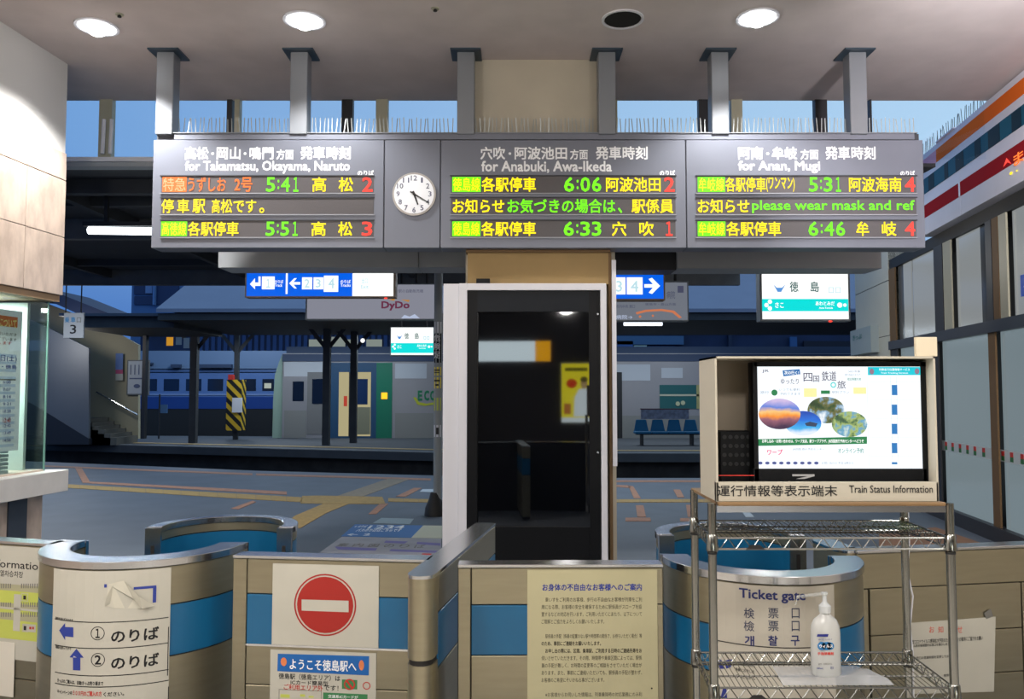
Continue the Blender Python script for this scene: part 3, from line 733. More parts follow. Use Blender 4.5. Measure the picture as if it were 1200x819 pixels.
pp('face', mat('poster_skin', (190, 160, 110), 1, emit=2.5), oval(.78, .66, .12, .09), 1)
pp('hair', mat('poster_hair', (90, 80, 40), 1, emit=2), oval(.78, .73, .13, .05), 2)
pp('red_oval', mat('poster_red', (200, 40, 20), 1, emit=3), oval(.35, .66, .19, .08))
pp('small_panels', mat('poster_mix', (200, 120, 60), 1, emit=2.5), [(.08, .14), (.32, .14), (.32, .32), (.08, .32)])
pp('title_bar', mat('poster_olive', (90, 90, 10), 1, emit=2.5), [(.12, .87), (.9, .87), (.9, .93), (.12, .93)])

# slim round post with stickers, left of the cabinet
sp_ = thing('sticker_post', 'slim grey post covered in small stickers left of the glazed cabinet', 'post', FLOOR.px(512, 605))
b = FLOOR.px(512.5, 604); Ys = b.y
MB().tube([(b.x, Ys, 0), (b.x, Ys, zat(316, Ys))], .055, 16).build('shaft', mat('post_grey', (150, 154, 156), .6), sp_, smooth=True)
MB().lathe((b.x - .03, Ys, 0), [(.14, 0), (.13, .1), (.08, .22), (.06, .3)], 14).build('base', M_dark, sp_, smooth=True)
DS = Drum(b.x, Ys, .056)
for (y0, y1, m) in ((377, 390, M_wframe), (391, 425, M_black), (430, 440, mat('sticker_yellow', (250, 230, 90), .5)), (442, 455, mat('sticker_yellow', (250, 230, 90), .5)), (466, 481, M_lime), (498, 512, M_wframe)):
    u0, u1 = -.05, .05; MB().pbox(DS, u0, u1, zat(y1, Ys - .05), zat(y0, Ys - .05), 0, .003).build('sticker', m, sp_)
pr(front(Ys - .062), sp_, 'sticker_letters', M_wframe, [('t', '危', 508.5, 392, 516, 400), ('t', '険', 508.5, 402, 516, 410), ('t', '足', 508.5, 412, 516, 420)], 0)
pr(front(Ys - .062), sp_, 'sticker_marks', M_ink, [('r', 509, 433, 515.5, 434.5), ('r', 509, 436, 515, 437), ('r', 509, 445, 515.5, 447), ('r', 510, 450, 514, 452), ('r', 511, 501, 514, 509)], 0)

# ================================================================== HANGING SIGNS OVER THE PLATFORM
def sign_box(name, label, cat, Y, x0, y0, x1, y1, case, frame=1.4, depth=.16, hang=True):
    S = front(Y); t = thing(name, label, cat, P((x0 + x1) / 2, y1, Y))
    MB().pxbox(S, x0, y0, x1, y1, -depth, 0).build('case', case, t, .004)
    if hang:
        for fx in (.15, .85):
            p = P(x0 + (x1 - x0) * fx, y0, Y + .08); MB().tube([p, (p.x, p.y, 4.0)], .02, 6).build('hanger', M_dark, t)
    return t, S
M_case = mat('bronze_case', (150, 128, 112), .5)
M_caseg = mat('grey_case', (128, 134, 140), .5)
t, S = sign_box('track_sign', 'lit blue track sign with left arrows and a white end panel', 'sign', 9.6, 287, 316.5, 463.5, 348.5, M_case)
pr(S, t, 'blue_panel', M_sblue, [('r', 289, 318.5, 413, 347)], .002); pr(S, t, 'white_panel', M_swhite, [('r', 413, 318, 461, 347)], .002)
M_pale = mat('pale_glow_ink', (190, 225, 235), 1, emit=1)
pr(S, t, 'arrows', M_swhite, [('r', 335, 320, 337.2, 344.5), ('r', 307, 324, 322, 339), ('p', [(293, 333), (299, 326), (299, 331), (303, 331), (303, 324), (305.5, 324), (305.5, 335), (299, 335), (299, 339)]),
    ('p', [(339, 332), (345, 326), (348, 326), (344, 330.5), (352, 330.5), (352, 333.5), (344, 333.5), (348, 338), (345, 338)]),
    ('r', 354, 325, 366, 339), ('r', 367.5, 325, 379, 339), ('r', 379.5, 323, 396.5, 342), ('t', 'のりば', 322, 328, 332, 332), ('t', 'Track', 322, 332.5, 331, 336), ('t', 'のりば', 399, 328, 411, 332), ('t', 'Tracks', 399, 332.5, 411, 336)], .004)
pr(S, t, 'numerals', M_pale, [('t', '１', 312, 327, 317, 337), ('t', '2', 357, 327, 363, 337), ('t', '3', 370, 327, 376, 337), ('t', '4', 385, 326, 392, 338), ('t', '出口', 424, 326, 431, 332), ('t', 'Exit', 423, 334, 432, 338)], .006)
pr(S, t, 'red_lamp', M_red, [('c', 452, 349.5, 2.2, 1)], .003)
t, S = sign_box('advertising_sign', 'grey advertising panel with dark red lettering behind the blue track sign', 'sign', 10.95, 358, 332, 511, 375, M_caseg)
pr(S, t, 'panel', mat('dim_panel', (150, 152, 166), 1, emit=.75), [('r', 360, 333.5, 509.5, 373.5)], .002)
pr(S, t, 'red_letters', mat('maroon_print', (120, 50, 80), 1, emit=.7), [('t', 'DyDo', 447, 353, 480, 364)], .004, .03)
pr(S, t, 'orange_swoosh', mat('orange_print', (220, 150, 60), 1, emit=.7), [('p', [(455, 351), (463, 350), (462, 352.5)]), ('p', [(470, 351), (480, 351.5), (479, 354)])], .004)
pr(S, t, 'small_print', mat('dim_ink', (80, 84, 110), 1, emit=.7), [('t', '駅の自動販売機', 467, 339, 496, 343)], .004, .002)
pr(S, t, 'white_mark', mat('paleblue_print', (196, 208, 236), 1, emit=.8), [('p', [(470, 373), (474, 369), (480, 371), (486, 368), (492, 373)])], .004)
def station_sign(label, Y, x0, y0, x1, y1, big):
    t, S = sign_box('station_name_sign', label, 'sign', Y, x0, y0, x1, y1, M_caseg, hang=big)
    f = 1.2 if not big else 2.5
    X0, X1, Y0, Y1 = x0 + f, x1 - f, y0 + f * .6, y1 - f; h = Y1 - Y0; w = X1 - X0
    pr(S, t, 'white_panel', M_swhite, [('r', X0, Y0, X1, Y1)], .002)
    pr(S, t, 'teal_band', M_teal, [('r', X0, Y0 + h * .57, X1, Y0 + h * .83 if big else Y0 + h * .93)], .004)
    pr(S, t, 'name', mat('lit_dark', (40, 90, 90), 1, emit=1), [('t', '徳', X0 + w * .32, Y0 + h * .2, X0 + w * .42, Y0 + h * .42), ('t', '島', X0 + w * .56, Y0 + h * .2, X0 + w * .66, Y0 + h * .42)], .005)
    pr(S, t, 'blue_mark', mat('lit_mark', (90, 150, 220), 1, emit=1), [('p', [(X0 + w * .13, Y0 + h * .26), (X0 + w * .17, Y0 + h * .33), (X0 + w * .23, Y0 + h * .33), (X0 + w * .27, Y0 + h * .26), (X0 + w * .22, Y0 + h * .42), (X0 + w * .18, Y0 + h * .42)])], .005)
    pr(S, t, 'pale_marks', M_pale, [('o', X0 + w * .77, Y0 + h * .32, X0 + w * .83, Y0 + h * .44, .8), ('o', X0 + w * .85, Y0 + h * .32, X0 + w * .91, Y0 + h * .44, .8)], .005)
    pr(S, t, 'band_marks', M_swhite, [('c', X0 + w * .05, Y0 + h * .70, w * .025), ('c', X0 + w * .09, Y0 + h * .63, w * .025), ('c', X0 + w * .09, Y0 + h * .77, w * .025), ('t', 'さこ', X0 + w * .15, Y0 + h * .64, X0 + w * .25, Y0 + h * .76),
        ('t', 'あわとみだ', X0 + w * .62, Y0 + h * .62, X0 + w * .84, Y0 + h * .71), ('t', 'Awa-Tomida', X0 + w * .66, Y0 + h * .74, X0 + w * .82, Y0 + h * .78), ('c', X0 + w * .90, Y0 + h * .70, w * .03), ('c', X0 + w * .96, Y0 + h * .70, w * .02)], .0055, .02)
    return t, S
t, S = station_sign('small lit white and teal station name sign beside the sticker post', 14.5, 457, 383, 509, 417, False)
p = P(470, 383, 14.5); MB().tube([p, (p.x, p.y, 4.0)], .02, 6).tube([P(500, 383, 14.5), (P(500, 383, 14.5).x, 14.5, 4.0)], .02, 6).build('hanger', M_dark, t)
t, S = station_sign('large lit white and teal station name sign hanging at the right', 10.2, 890.5, 317.5, 996.5, 376.5, True)
pr(S, t, 'red_lamp', M_red, [('c', 973, 376.5, 2.5, 1.2)], .003)
t, S = sign_box('track_sign', 'lit blue track sign with a right arrow, beside the pillar', 'sign', 9.4, 708, 319, 779.5, 352, M_case)
pr(S, t, 'blue_panel', M_sblue, [('r', 710, 321, 777.5, 350)], .002)
pr(S, t, 'white_symbols', M_swhite, [('r', 713, 325, 733, 345), ('r', 734.5, 325, 753, 345), ('p', [(755, 333), (765, 333), (760, 327), (764, 325.5), (773.5, 335), (764, 344.5), (760, 343), (765, 337), (755, 337)])], .004)
pr(S, t, 'numerals', M_pale, [('t', '3', 722, 329, 729, 342), ('t', '4', 739, 329, 748, 342)], .006)
t, S = sign_box('map_sign', 'dim grey panel with an orange line diagram behind the right-arrow sign', 'sign', 10.4, 700, 329, 807, 376.5, M_caseg)
pr(S, t, 'panel', mat('dim_panel2', (128, 134, 146), 1, emit=.7), [('r', 702, 331, 805.5, 375)], .002)
pr(S, t, 'orange_line', mat('orange_route', (220, 130, 90), 1, emit=.8), [('p', [(745, 366), (756, 363), (775, 362), (790, 364), (799, 372), (796, 373), (788, 366.5), (775, 364.5), (757, 365.5), (746, 368.5)]), ('c', 750, 371, 1.5), ('c', 765, 370, 1.3)], .004)
pr(S, t, 'map_print', MATS['dim_ink'], [('t', '病院', 781, 341, 791, 350), ('t', '徳島市・眉山方面', 756, 355, 792, 358), ('t', '市内中央 東口', 722, 357, 744, 361), ('r', 794, 335, 801, 343)], .004, .004)
pr(S, t, 'white_print', MATS['paleblue_print'], [('t', '病院→', 722, 369, 741, 374)], .004, .004)

def tube_light(label, pts, r=.02, m=M_tube):
    t = thing('fluorescent_lamp', label, 'light', pts[0]); MB().tube(pts, r, 8).build('tube', m, t)
    a, b = Vector(pts[0]), Vector(pts[1]); MB().box(a.x - .05, b.x + .05, a.y - .05, a.y + .05, a.z + r, a.z + r + .05).build('fitting', M_dark, t)
    zc = 4.02 if a.y < 17 else 3.6
    for f in (.2, .8):
        q = a.lerp(b, f); MB().box(q.x - .02, q.x + .02, q.y - .02, q.y + .02, q.z + r + .05, max(zc, q.z + r + .06)).build('hanger', M_dark, t)
    return t
tube_light('lit fluorescent tube under the dark platform roof, left of the departure board', [P(104, 270, 9.4), P(206, 271.5, 9.4)], .045, mat('tube_bright', (240, 250, 255), 1, emit=4))
tube_light('lit fluorescent tube below the grey map panel', [P(731, 379.5, 12), P(776, 379.5, 12)], .028)
tube_light('lit fluorescent tube under the far canopy at left', [P(264, 373.2, 22.5), P(299, 373.2, 22.5)], .02)
# ================================================================== FAR PLATFORM
cn = thing('platform_canopy', 'blue-grey pitched canopy over the far island platform', 'canopy', (0, 24.5, 3.8))
a = P(183, 361.5, 21.6); zf = a.z; r_ = P(237, 318, 24.6); zr = r_.z
XR = 24
MB().add([(a.x, 21.6, zf), (XR, 21.6, zf), (XR, 24.6, zr), (r_.x, 24.6, zr), (a.x, 21.6, zf - .1), (XR, 21.6, zf - .1), (XR, 24.6, zr - .1), (r_.x, 24.6, zr - .1)],
         [(0, 1, 2, 3), (7, 6, 5, 4), (0, 4, 5, 1), (1, 5, 6, 2), (2, 6, 7, 3), (3, 7, 4, 0)]).build('front_slope', M_roofbl, cn)
MB().add([(a.x, 27.6, zf), (XR, 27.6, zf), (XR, 24.6, zr), (r_.x, 24.6, zr), (a.x, 21.6, zf), (a.x, 21.6, zf - .1)], [(0, 1, 2, 3), (0, 3, 4)]).build('back_slope', M_roofbl, cn)
MB().box(a.x, XR, 21.7, 27.4, zf - .3, zf - .12).build('soffit', M_roofdk, cn)
q = P(112, 371, 22.5); MB().box(-12.2, a.x + .2, 22.3, 26, q.z - .32, q.z - .02).build('low_roof', M_roofdk, cn)
MB().box(-12.4, a.x + .3, 22.1, 26.2, q.z - .02, q.z + .06).build('low_roof_edge', mat('roof_edge', (60, 68, 84), .6), cn)
def col(x, yb, w, name='canopy_column', m=M_roofdk):
    p = FLOOR.px(x, yb); h = w * p.y / F / 2
    c = MB().box(p.x - h, p.x + h, p.y - h, p.y + h, 0, zf - .1).build(name, m, cn)
    MB().add([(p.x - h, p.y, zf - .9), (p.x - .7, p.y, zf - .15), (p.x - .55, p.y, zf - .15), (p.x - h, p.y, zf - .7)], [(0, 1, 2, 3)]).add([(p.x + h, p.y, zf - .9), (p.x + .7, p.y, zf - .15), (p.x + .55, p.y, zf - .15), (p.x + h, p.y, zf - .7)], [(0, 1, 2, 3)]).build('bracket', M_roofdk, c)
    return p, c
col(226, 519, 8); col(382, 521.5, 8); col(414, 519, 7.5); col(108, 518, 9)
p, c = col(276, 515, 5)
hw = .25
M_haz = stripes('hazard_stripes', (214, 174, 40), (20, 20, 20), 1.7)
MB().box(p.x - hw, p.x + hw, p.y - hw, p.y + hw, zat(504, p.y), zat(445, p.y)).build('hazard_wrap', M_haz, c)
MB().box(p.x - .04, p.x + .3, p.y - .29, p.y - .26, zat(483, p.y), zat(466, p.y)).build('notice', M_wframe, c)
MB().box(p.x - .2, p.x - .03, p.y - .27, p.y - .1, zat(445, p.y), zat(439, p.y)).build('red_box', M_inkr, c)
pr(front(22), cn, 'small_yellow_sign', mat('dim_yellow', (214, 150, 30), 1, emit=.8), [('r', 195, 395, 203, 405)], 0)
pr(front(22), cn, 'small_grey_sign', M_caseg, [('r', 206, 395, 213, 404), ('r', 215, 396, 222, 408)], 0)
pr(front(22), cn, 'lamp_points', M_swhite, [('c', 425, 399, 2.6)], 0)

# small sign on thin pole in front of the blue train
t = thing('pole_sign', 'small blue sign on a thin pole in front of the blue train', 'sign', FLOOR.px(186, 514))
p = FLOOR.px(186, 514); S = front(p.y)
MB().tube([(p.x, p.y, 0), (p.x, p.y, zat(462, p.y))], .03, 6).build('pole', M_mulld, t)
MB().pxbox(S, 187, 474, 196, 484, -.03, 0).build('plate', mat('dim_blue', (90, 130, 180), .5), t)

# bench with four seats
bt = thing('platform_bench', 'row of four blue platform seats with an advert board behind', 'bench', (5.2, 24, 0))
YS = FLOOR.px(785, 522).y; SS = front(YS)
for x in (753, 812):
    X = xat(x, 510, YS); MB().box(X - .03, X + .03, YS, YS + .35, 0, zat(508, YS)).build('leg', M_dark, bt)
MB().pxbox(SS, 746, 507.5, 822, 509.5, -.3, 0).build('beam', M_dark, bt)
M_seat = mat('teal_blue_seat', (16, 92, 128), .8)
for k, x in enumerate((745.5, 765, 784.5, 804)):
    MB().add([SS.px(x + 2, 492, -.35), SS.px(x + 14, 492, -.35), SS.px(x + 17, 507, -.3), SS.px(x - 1, 507, -.3), SS.px(x + 2, 492, -.4), SS.px(x + 14, 492, -.4), SS.px(x + 17, 507, -.35), SS.px(x - 1, 507, -.35)],
             [(0, 1, 2, 3), (7, 6, 5, 4), (0, 4, 5, 1), (1, 5, 6, 2), (2, 6, 7, 3), (3, 7, 4, 0)]).build('seat_back', M_seat, bt, .02)
    MB().pxbox(SS, x - 1.5, 505.5, x + 17.5, 508.3, -.33, .08).build('seat', M_seat, bt, .015)
MB().pxbox(SS, 754, 480, 811, 491.5, -.5, -.45).build('advert_board', mat('advert_grey', (120, 124, 140), .5, noise=.3, scale=9), bt)
MB().pxbox(SS, 753, 479, 812, 480.2, -.5, -.44).build('advert_edge', mat('advert_red', (90, 50, 50), .5), bt)
# ------------------------------------------------------------------ trains
def train_windows(S, t, m, boxes, name='window'):
    for b in boxes: MB().pxbox(S, *b, -.02, .02).build(name, m, t, .01)
YT = 28.6; T = front(YT)
te = thing('silver_train', 'silver railcar with green end stripe and lit doorway at the far platform', 'train', (0, YT + 1.4, -.9))
M_silver = mat('dull_silver', (150, 146, 146), .4, .35, noise=.05, scale=.8)
zb_, zt_ = zat(516, YT), zat(414, YT)
MB().box(xat(331, 460, YT), 24, YT, YT + 2.8, zb_, zt_).build('body', M_silver, te)
MB().box(xat(333, 460, YT), 24, YT + .2, YT + 2.6, zt_, zt_ + .25).build('roof', mat('train_roof', (58, 72, 96), .6), te)
MB().pxbox(T, 331, 415, 1100, 423.5, 0, .02).build('roof_band', mat('roof_band', (52, 66, 92), .6), te)
MB().box(xat(331, 460, YT), 24, YT + .1, YT + 2.7, -.95, zb_).build('underframe', M_dark, te)
nose = [(331, 516), (319, 516), (320, 470), (322, 440), (327, 424), (331, 415)]
MB().prism([P(x, y, YT + .1) for x, y in nose], (0, 2.5, 0)).build('nose', mat('pale_green_nose', (142, 164, 150), .5), te)
M_tw = mat('train_window', (14, 18, 26), .1)
train_windows(T, te, M_tw, [(343, 447, 356, 470)])
MB().pxbox(T, 360, 436, 379, 509, -.01, .015).build('door', mat('door_grey', (112, 110, 108), .4), te)
MB().pxbox(T, 366, 444, 379, 473, .015, .03).build('door_window', M_tw, te)
MB().pxbox(T, 384, 425, 441, 514, -.01, .015).build('blue_door_frame', mat('door_navy', (30, 66, 96), .45), te)
MB().pxbox(T, 397, 436, 434.5, 511, .0, .02).build('lit_doorway', mat('doorway_lit', (196, 184, 138), 1, emit=.72), te, 0)
MB().pxbox(T, 409, 436, 418, 511, .02, .05).build('door_edge', M_dark, te)
MB().pxbox(T, 418, 444, 431, 474, .02, .03).build('door_window', mat('blue_dark_win', (20, 40, 74), .2), te)
MB().pxbox(T, 419, 477, 434, 509, .02, .03).build('door_panel', mat('door_low', (120, 118, 96), .5), te)
MB().pxbox(T, 403, 464, 407, 476, .02, .03).build('red_notice', mat('red_dim', (200, 60, 30), 1, emit=.7), te)
MB().pxbox(T, 441, 425, 459.5, 516, -.01, .012).build('green_stripe', mat('train_green', (14, 104, 78), .45), te)
MB().pxbox(T, 447, 460, 454, 467.5, .012, .03).build('side_lamp', mat('amber_lamp', (255, 170, 20), 1, emit=1.8), te, .004)
for b in ((333, 424, 378, 441), (463, 426, 500, 443.5), (722, 427, 762, 446), (775, 431, 800, 443)): MB().pxbox(T, *b, -.01, .008).build('upper_panel', mat('pale_panel', (172, 174, 178), .5), te)
for b in ((333, 481, 359, 513), (463, 484, 508, 516), (722, 487, 830, 517)): MB().pxbox(T, *b, -.01, .008).build('lower_panel', mat('low_panel', (136, 134, 128), .4, .3), te)
pr(T, te, 'green_letters', mat('eco_green', (20, 110, 70), .5), [('t', 'E', 489.5, 457.5, 495, 469.5), ('t', 'C', 497, 457.5, 503, 469.5), ('t', 'O', 504, 457.5, 511, 469.5)], .015, .04)
pr(T, te, 'leaf_mark', mat('eco_yellow', (170, 170, 40), .5), [('p', [(484, 465), (488, 466), (491, 471), (500, 473), (510, 471), (510, 474), (497, 475.5), (489, 474)])], .016)
MB().pxbox(T, 722, 436, 729, 515, -.01, .02).build('door_gap', M_dark, te)
MB().pxbox(T, 773, 451, 816, 479, -.01, .02).build('window_banner', mat('banner_green', (30, 84, 84), .4), te)
MB().pxbox(T, 773, 462, 826, 464, .02, .03).build('window_bar', M_mull, te)
MB().pxbox(T, 816, 451, 826, 479, .02, .03).build('yellow_blind', mat('blind', (150, 144, 96), .5), te)
for x, y in ((794, 473), (800, 472)): disc(T, x, y, 2.6, .02, .05, 'cap', mat('cap_cream', (170, 172, 140), .6), te, 12)

YU = 35; U_ = front(YU)
tu = thing('blue_train', 'light blue and navy train behind the hazard-striped column', 'train', (-14, YU + 1.4, -.95))
M_tb = mat('train_light_blue', (86, 116, 168), .5, noise=.05, scale=1)
x0, x1 = xat(120, 460, YU), xat(345, 460, YU)
def ub_(name, m, y0, y1, w=0, xa=120, xb=345): return MB().pxbox(U_, xa, y0, xb, y1, -2.8 if w == 0 else -.01, w).build(name, m, tu)
ub_('body', M_tb, 436, 479)
ub_('roof', mat('pale_blue_roof', (104, 126, 156), .6), 411, 433); ub_('gutter', mat('gutter_blue', (70, 96, 140), .6), 432, 437)
ub_('lower_band', mat('train_navy', (20, 60, 132), .5), 465, 479, .02)
ub_('line', M_pale, 460.5, 461.6, .03) if 0 else ub_('pinstripe', mat('pin', (130, 150, 190), .5), 461.5, 463, .03)
ub_('underframe', M_dark, 479, 516)
train_windows(U_, tu, mat('window_blue_black', (22, 34, 56), .1), [(b0, 444, b1, 458) for b0, b1 in ((139, 157), (166, 184), (192, 210), (218, 236), (243.5, 261.5), (268, 281), (286, 300), (307.5, 321))])
for b in ((130, 427, 150, 429), (166, 425, 180, 427.5), (202, 427, 213, 431), (235, 427, 273, 431)): MB().pxbox(U_, *b, 0, .2).build('roof_vent', mat('vent_dark', (50, 64, 90), .6), tu)
MB().pxbox(U_, 310, 449, 318, 455, .02, .04).build('lit_blind', mat('pale_win', (190, 200, 190), 1, emit=.7), tu)

# ------------------------------------------------------------------ stairwell at left
YW = 25; Wp = front(YW)
stw = thing('stairwell', 'beige enclosed stairway to the footbridge on the far platform with handrail and posters', 'stairway', P(110, 518, YW))
M_bei = mat('stair_beige', (176, 168, 142), .7, noise=.05, scale=1)
MB().prism([P(x, y, YW + 1.2) for x, y in ((20, 342), (60, 358), (115, 378), (162, 404), (162, 514), (20, 514))], (0, .15, 0)).build('back_wall', M_bei, stw)
MB().prism([P(x, y, YW - .4) for x, y in ((-10, 352), (52, 382), (104, 408), (104, 514), (52, 482), (-10, 446))], (0, .1, 0)).build('front_panel', mat('panel_grey', (104, 108, 116), .7, noise=.05, scale=1), stw)
MB().prism([P(x, y, YW - .42) for x, y in ((-10, 446), (52, 482), (104, 514), (104, 521), (-10, 521))], (0, .2, 0)).build('stringer', mat('stringer_dark', (36, 40, 52), .7), stw)
for x in (161,): MB().pxbox(Wp, x - 2, 392, x + 2, 515, -.6, -.4).build('post', M_mulld, stw)
for i in range(6):
    s0 = P(144 - i * 7, 512 - i * 4.4, YW + .2); MB().box(s0.x - 1.5, s0.x, YW - .2, YW + 1.2, 0, s0.z).build('step', mat('step_grey', (96, 94, 88), .8), stw)
MB().tube([P(113, 459, YW + .9), P(161, 486, YW + .9)], .03, 8).build('handrail', M_steelb, stw)
MB().prism([P(x, y, YW - .7) for x, y in ((-20, 325), (52, 337), (137, 371), (112, 377), (52, 350), (-20, 342))], (0, 2.6, 0)).build('stair_roof', mat('stair_roof', (32, 42, 70), .7), stw)
MB().pxbox(Wp, 128.5, 420, 155.5, 463, -1.19, -1.12).build('timetable_board', mat('board_frame', (110, 116, 120), .5), stw)
pr(Wp, stw, 'timetable_sheet', mat('sheet_pale', (196, 204, 214), .6), [('r', 130, 421.5, 154, 461.5)], -1.11)
pr(Wp, stw, 'sheet_print', mat('sheet_ink', (90, 104, 140), .6), [('r', 132, 442, 152, 443.5)] + [('r', 133 + 5 * k, 426, 134 + 5 * k, 438) for k in range(4)] + [('c', 141, 452, 4, 2.5)], -1.1)
pr(Wp, stw, 'small_poster', mat('poster_bl', (110, 140, 200), .6), [('r', 115, 412, 124, 432)], -1.1)
pr(Wp, stw, 'small_poster', mat('poster_pk', (200, 90, 130), .6), [('r', 115, 432, 124, 437)], -1.1)
pr(Wp, stw, 'small_poster', mat('poster_wt', (200, 200, 190), .6), [('r', 115, 437, 124, 445)], -1.1)

# exit 3 plate
t, S = sign_box('exit_number_sign', 'square pale sign plate bearing the number 3 beside the left stone wall', 'sign', 16.0, 74.5, 366.5, 98, 396, mat('plate_grey', (176, 180, 184), .6), depth=.04, hang=False)
pr(S, t, 'numeral', M_ink, [('t', '3', 82, 380.5, 89.5, 391)], .003, .01)
pr(S, t, 'blue_characters', mat('dim_cyan', (50, 130, 180), .6), [('t', '乗', 76, 371.5, 81.5, 378), ('t', '車', 83, 371.5, 88.5, 378)], .003)
pr(S, t, 'grey_character', M_inkg, [('t', '口', 90, 372, 95, 378)], .003)
for x in (77, 95): p = P(x, 367, 16.02); MB().tube([p, (p.x, p.y, 4.03)], .012, 6).build('hanger', M_dark, t)

# ------------------------------------------------------------------ buildings and station structures far behind
YK = 55; K = front(YK)
bd = thing('far_building', 'blue-lit block with balcony windows beyond the canopy at left', 'building', P(190, 370, YK))
MB().box(xat(155, 318, YK), xat(260, 318, YK), YK, YK + 6, -.95, zat(318, YK)).build('wall', mat('far_wall', (70, 104, 150), .8), bd)
MB().pxbox(K, 145, 314, 160, 328, -3, .3).build('corner_block', mat('far_dark', (30, 46, 76), .8), bd)
for b in ((158, 330, 182, 345), (184, 331, 210, 357), (158, 347, 182, 357)): MB().pxbox(K, *b, 0, .1).build('window', mat('far_window', (20, 40, 80), .4), bd)
MB().pxbox(K, 172, 332, 180, 344, .1, .2).build('shutter', mat('far_shutter', (100, 128, 170), .7), bd)
MB().pxbox(K, 182, 330, 184, 358, 0, .4).build('balcony_wall', mat('far_wall2', (84, 120, 168), .8), bd)
bl = thing('railway_shed', 'long blue ribbed shed with lit panels behind the trains', 'building', (0, 45, -1))
YH = 46; H = front(YH)
MB().box(xat(165, 376, YH), xat(1130, 376, YH), YH, YH + 6, -1, zat(376, YH)).build('shed_wall', mat('shed_navy', (26, 44, 78), .8, noise=.2, scale=.6), bl)
for k in range(34):
    x = 234 + k * 7.2
    if x < 480: MB().pxbox(H, x, 386, x + 4.2, 412, 0, .1).build('rib', mat('rib_blue', (40, 66, 110), .8), bl)
for b in ((363, 398, 381, 412), (386, 395, 405, 412), (408, 398, 418, 412), (430, 398, 448, 412)): MB().pxbox(H, *b, .1, .2).build('lit_panel', mat('shed_lit', (148, 158, 150), 1, emit=.7), bl)
for b, c in (((722, 394, 800, 404), (70, 104, 140)), ((722, 400, 741, 410), (66, 96, 150)), ((742, 405, 757, 416), (170, 186, 178)), ((758, 406, 790, 416), (40, 66, 100)), ((724, 416, 900, 420), (34, 50, 84)), ((852, 392, 856, 416), (30, 44, 70)), ((924, 395, 932, 412), (50, 90, 140)), ((940, 400, 1000, 414), (20, 26, 44))):
    MB().pxbox(H, *b, .1, .3).build('shed_panel', mat('shed_%d' % c[0], c, .8), bl)
for y in (384, 413): MB().pxbox(H, 165, y, 900, y + 2, .1, .3).build('shed_rail', mat('shed_rail', (64, 96, 150), .8), bl)

# ================================================================== LEFT: COUNTER, GLASS CASE, TIMETABLE
ct = thing('ticket_counter', 'thick pale marble counter slab under the glass case at left', 'counter', LW.pt(-1, .7))
MB().pbox(LW, lwu(4.2), .10, .69, .885, -.9, .04).build('slab', M_counter, ct, .004)
gc = thing('glass_screen', 'greenish glass screen on the marble counter below the stone wall', 'glass screen', LW.pt(-.5, .885, -.12))
GP = Plane(LW.pt(0, 0, -.12), (KL, 1, 0))
MB().pbox(GP, lwu(5), -.03, .885, 2.44, -.012, 0).build('side_pane', M_green_glass, gc)
e0 = GP.pt(-.03, 0)
MB().box(e0.x - 1.4, e0.x - .12, e0.y - .12, e0.y - .08, .9, 2.42).build('frosted_screen', mat('frosted_green', (176, 192, 186), .4, noise=.05, scale=2), gc)
MB().box(e0.x - .9, e0.x, e0.y - .012, e0.y, .885, 2.44).build('end_pane', M_green_glass, gc)
MB().box(e0.x - .004, e0.x + .008, e0.y - .008, e0.y + .008, .885, 2.44).build('edge', mat('glass_edge', (110, 150, 140), .2), gc)
tt = thing('timetable_poster', 'white timetable poster with orange heading behind the glass screen', 'poster', GP.px(10, 530))
u1 = GP.uv(26.5, 450)[0]; zt0_ = GP.uv(26.5, 527)[1]; zt1_ = GP.uv(26.5, 365)[1]
MB().pbox(GP, u1 - .95, u1, zt0_, zt1_, -.03, -.022).build('sheet', mat('bright_sheet', (236, 238, 244), .6), tt)
def tbox(name, m, a, b, z0, z1, w=-.021, items=None):
    return MB().pbox(GP, u1 - a, u1 - b, z0, z1, -.0225, w).build(name, m, tt)
H_ = zt1_ - zt0_
tbox('orange_heading', mat('orange_head', (214, 110, 50), .6), .9, .06, zt1_ - H_ * .12, zt1_ - H_ * .045)
MB().pbox(GP, u1 - .9, u1 - .06, zt1_ - H_ * .5, zt1_ - H_ * .49, -.0225, -.021).build('rule', M_inkg, tt)
for k in range(13):
    z = zt0_ + H_ * (.03 + k * .053); tbox('shaded_row', mat('row_blue', (196, 208, 232), .6), .9, .06, z, z + H_ * .02)
pr(GP, tt, 'heading_letters', mat('cream_ink', (250, 230, 150), .6), [('t', '時刻変更について', -22, 371, 22, 383)], -.019, .02)
pr(GP, tt, 'date_letters', M_inkb, [('t', '3月27日(土)', -18, 415, 22, 424), ('t', '高松・徳島', -12, 427, 22, 432)] + [('t', '%d:%02d' % (6 + k, 7 * k % 60), 6, 446 + k * 8.5, 15, 449.5 + k * 8.5) for k in range(9)], -.019, .004)
pr(GP, tt, 'red_letters', M_inkr, [('t', 'お願いします', -20, 399, 16, 403), ('t', '12:40', 6, 490, 15, 495)], -.019, .004)
pr(GP, tt, 'text_lines', M_inkg, [('t', '平素はご利用いただき', -26, 388, 22, 392), ('t', 'ありがとうございます', -26, 394, 22, 398)], -.019, .004)
# pamphlet stack behind
pm = thing('leaflet_rack', 'stacked grey acrylic leaflet tray under the timetable poster', 'rack', GP.px(10, 545))
for k in range(6): MB().pbox(GP, u1 - .8, u1 - .08, .9 + k * .035, .925 + k * .035, -.3, -.05 - .004 * (k % 2)).build('tray', mat('acrylic_grey', (150, 164, 170), .3), pm)

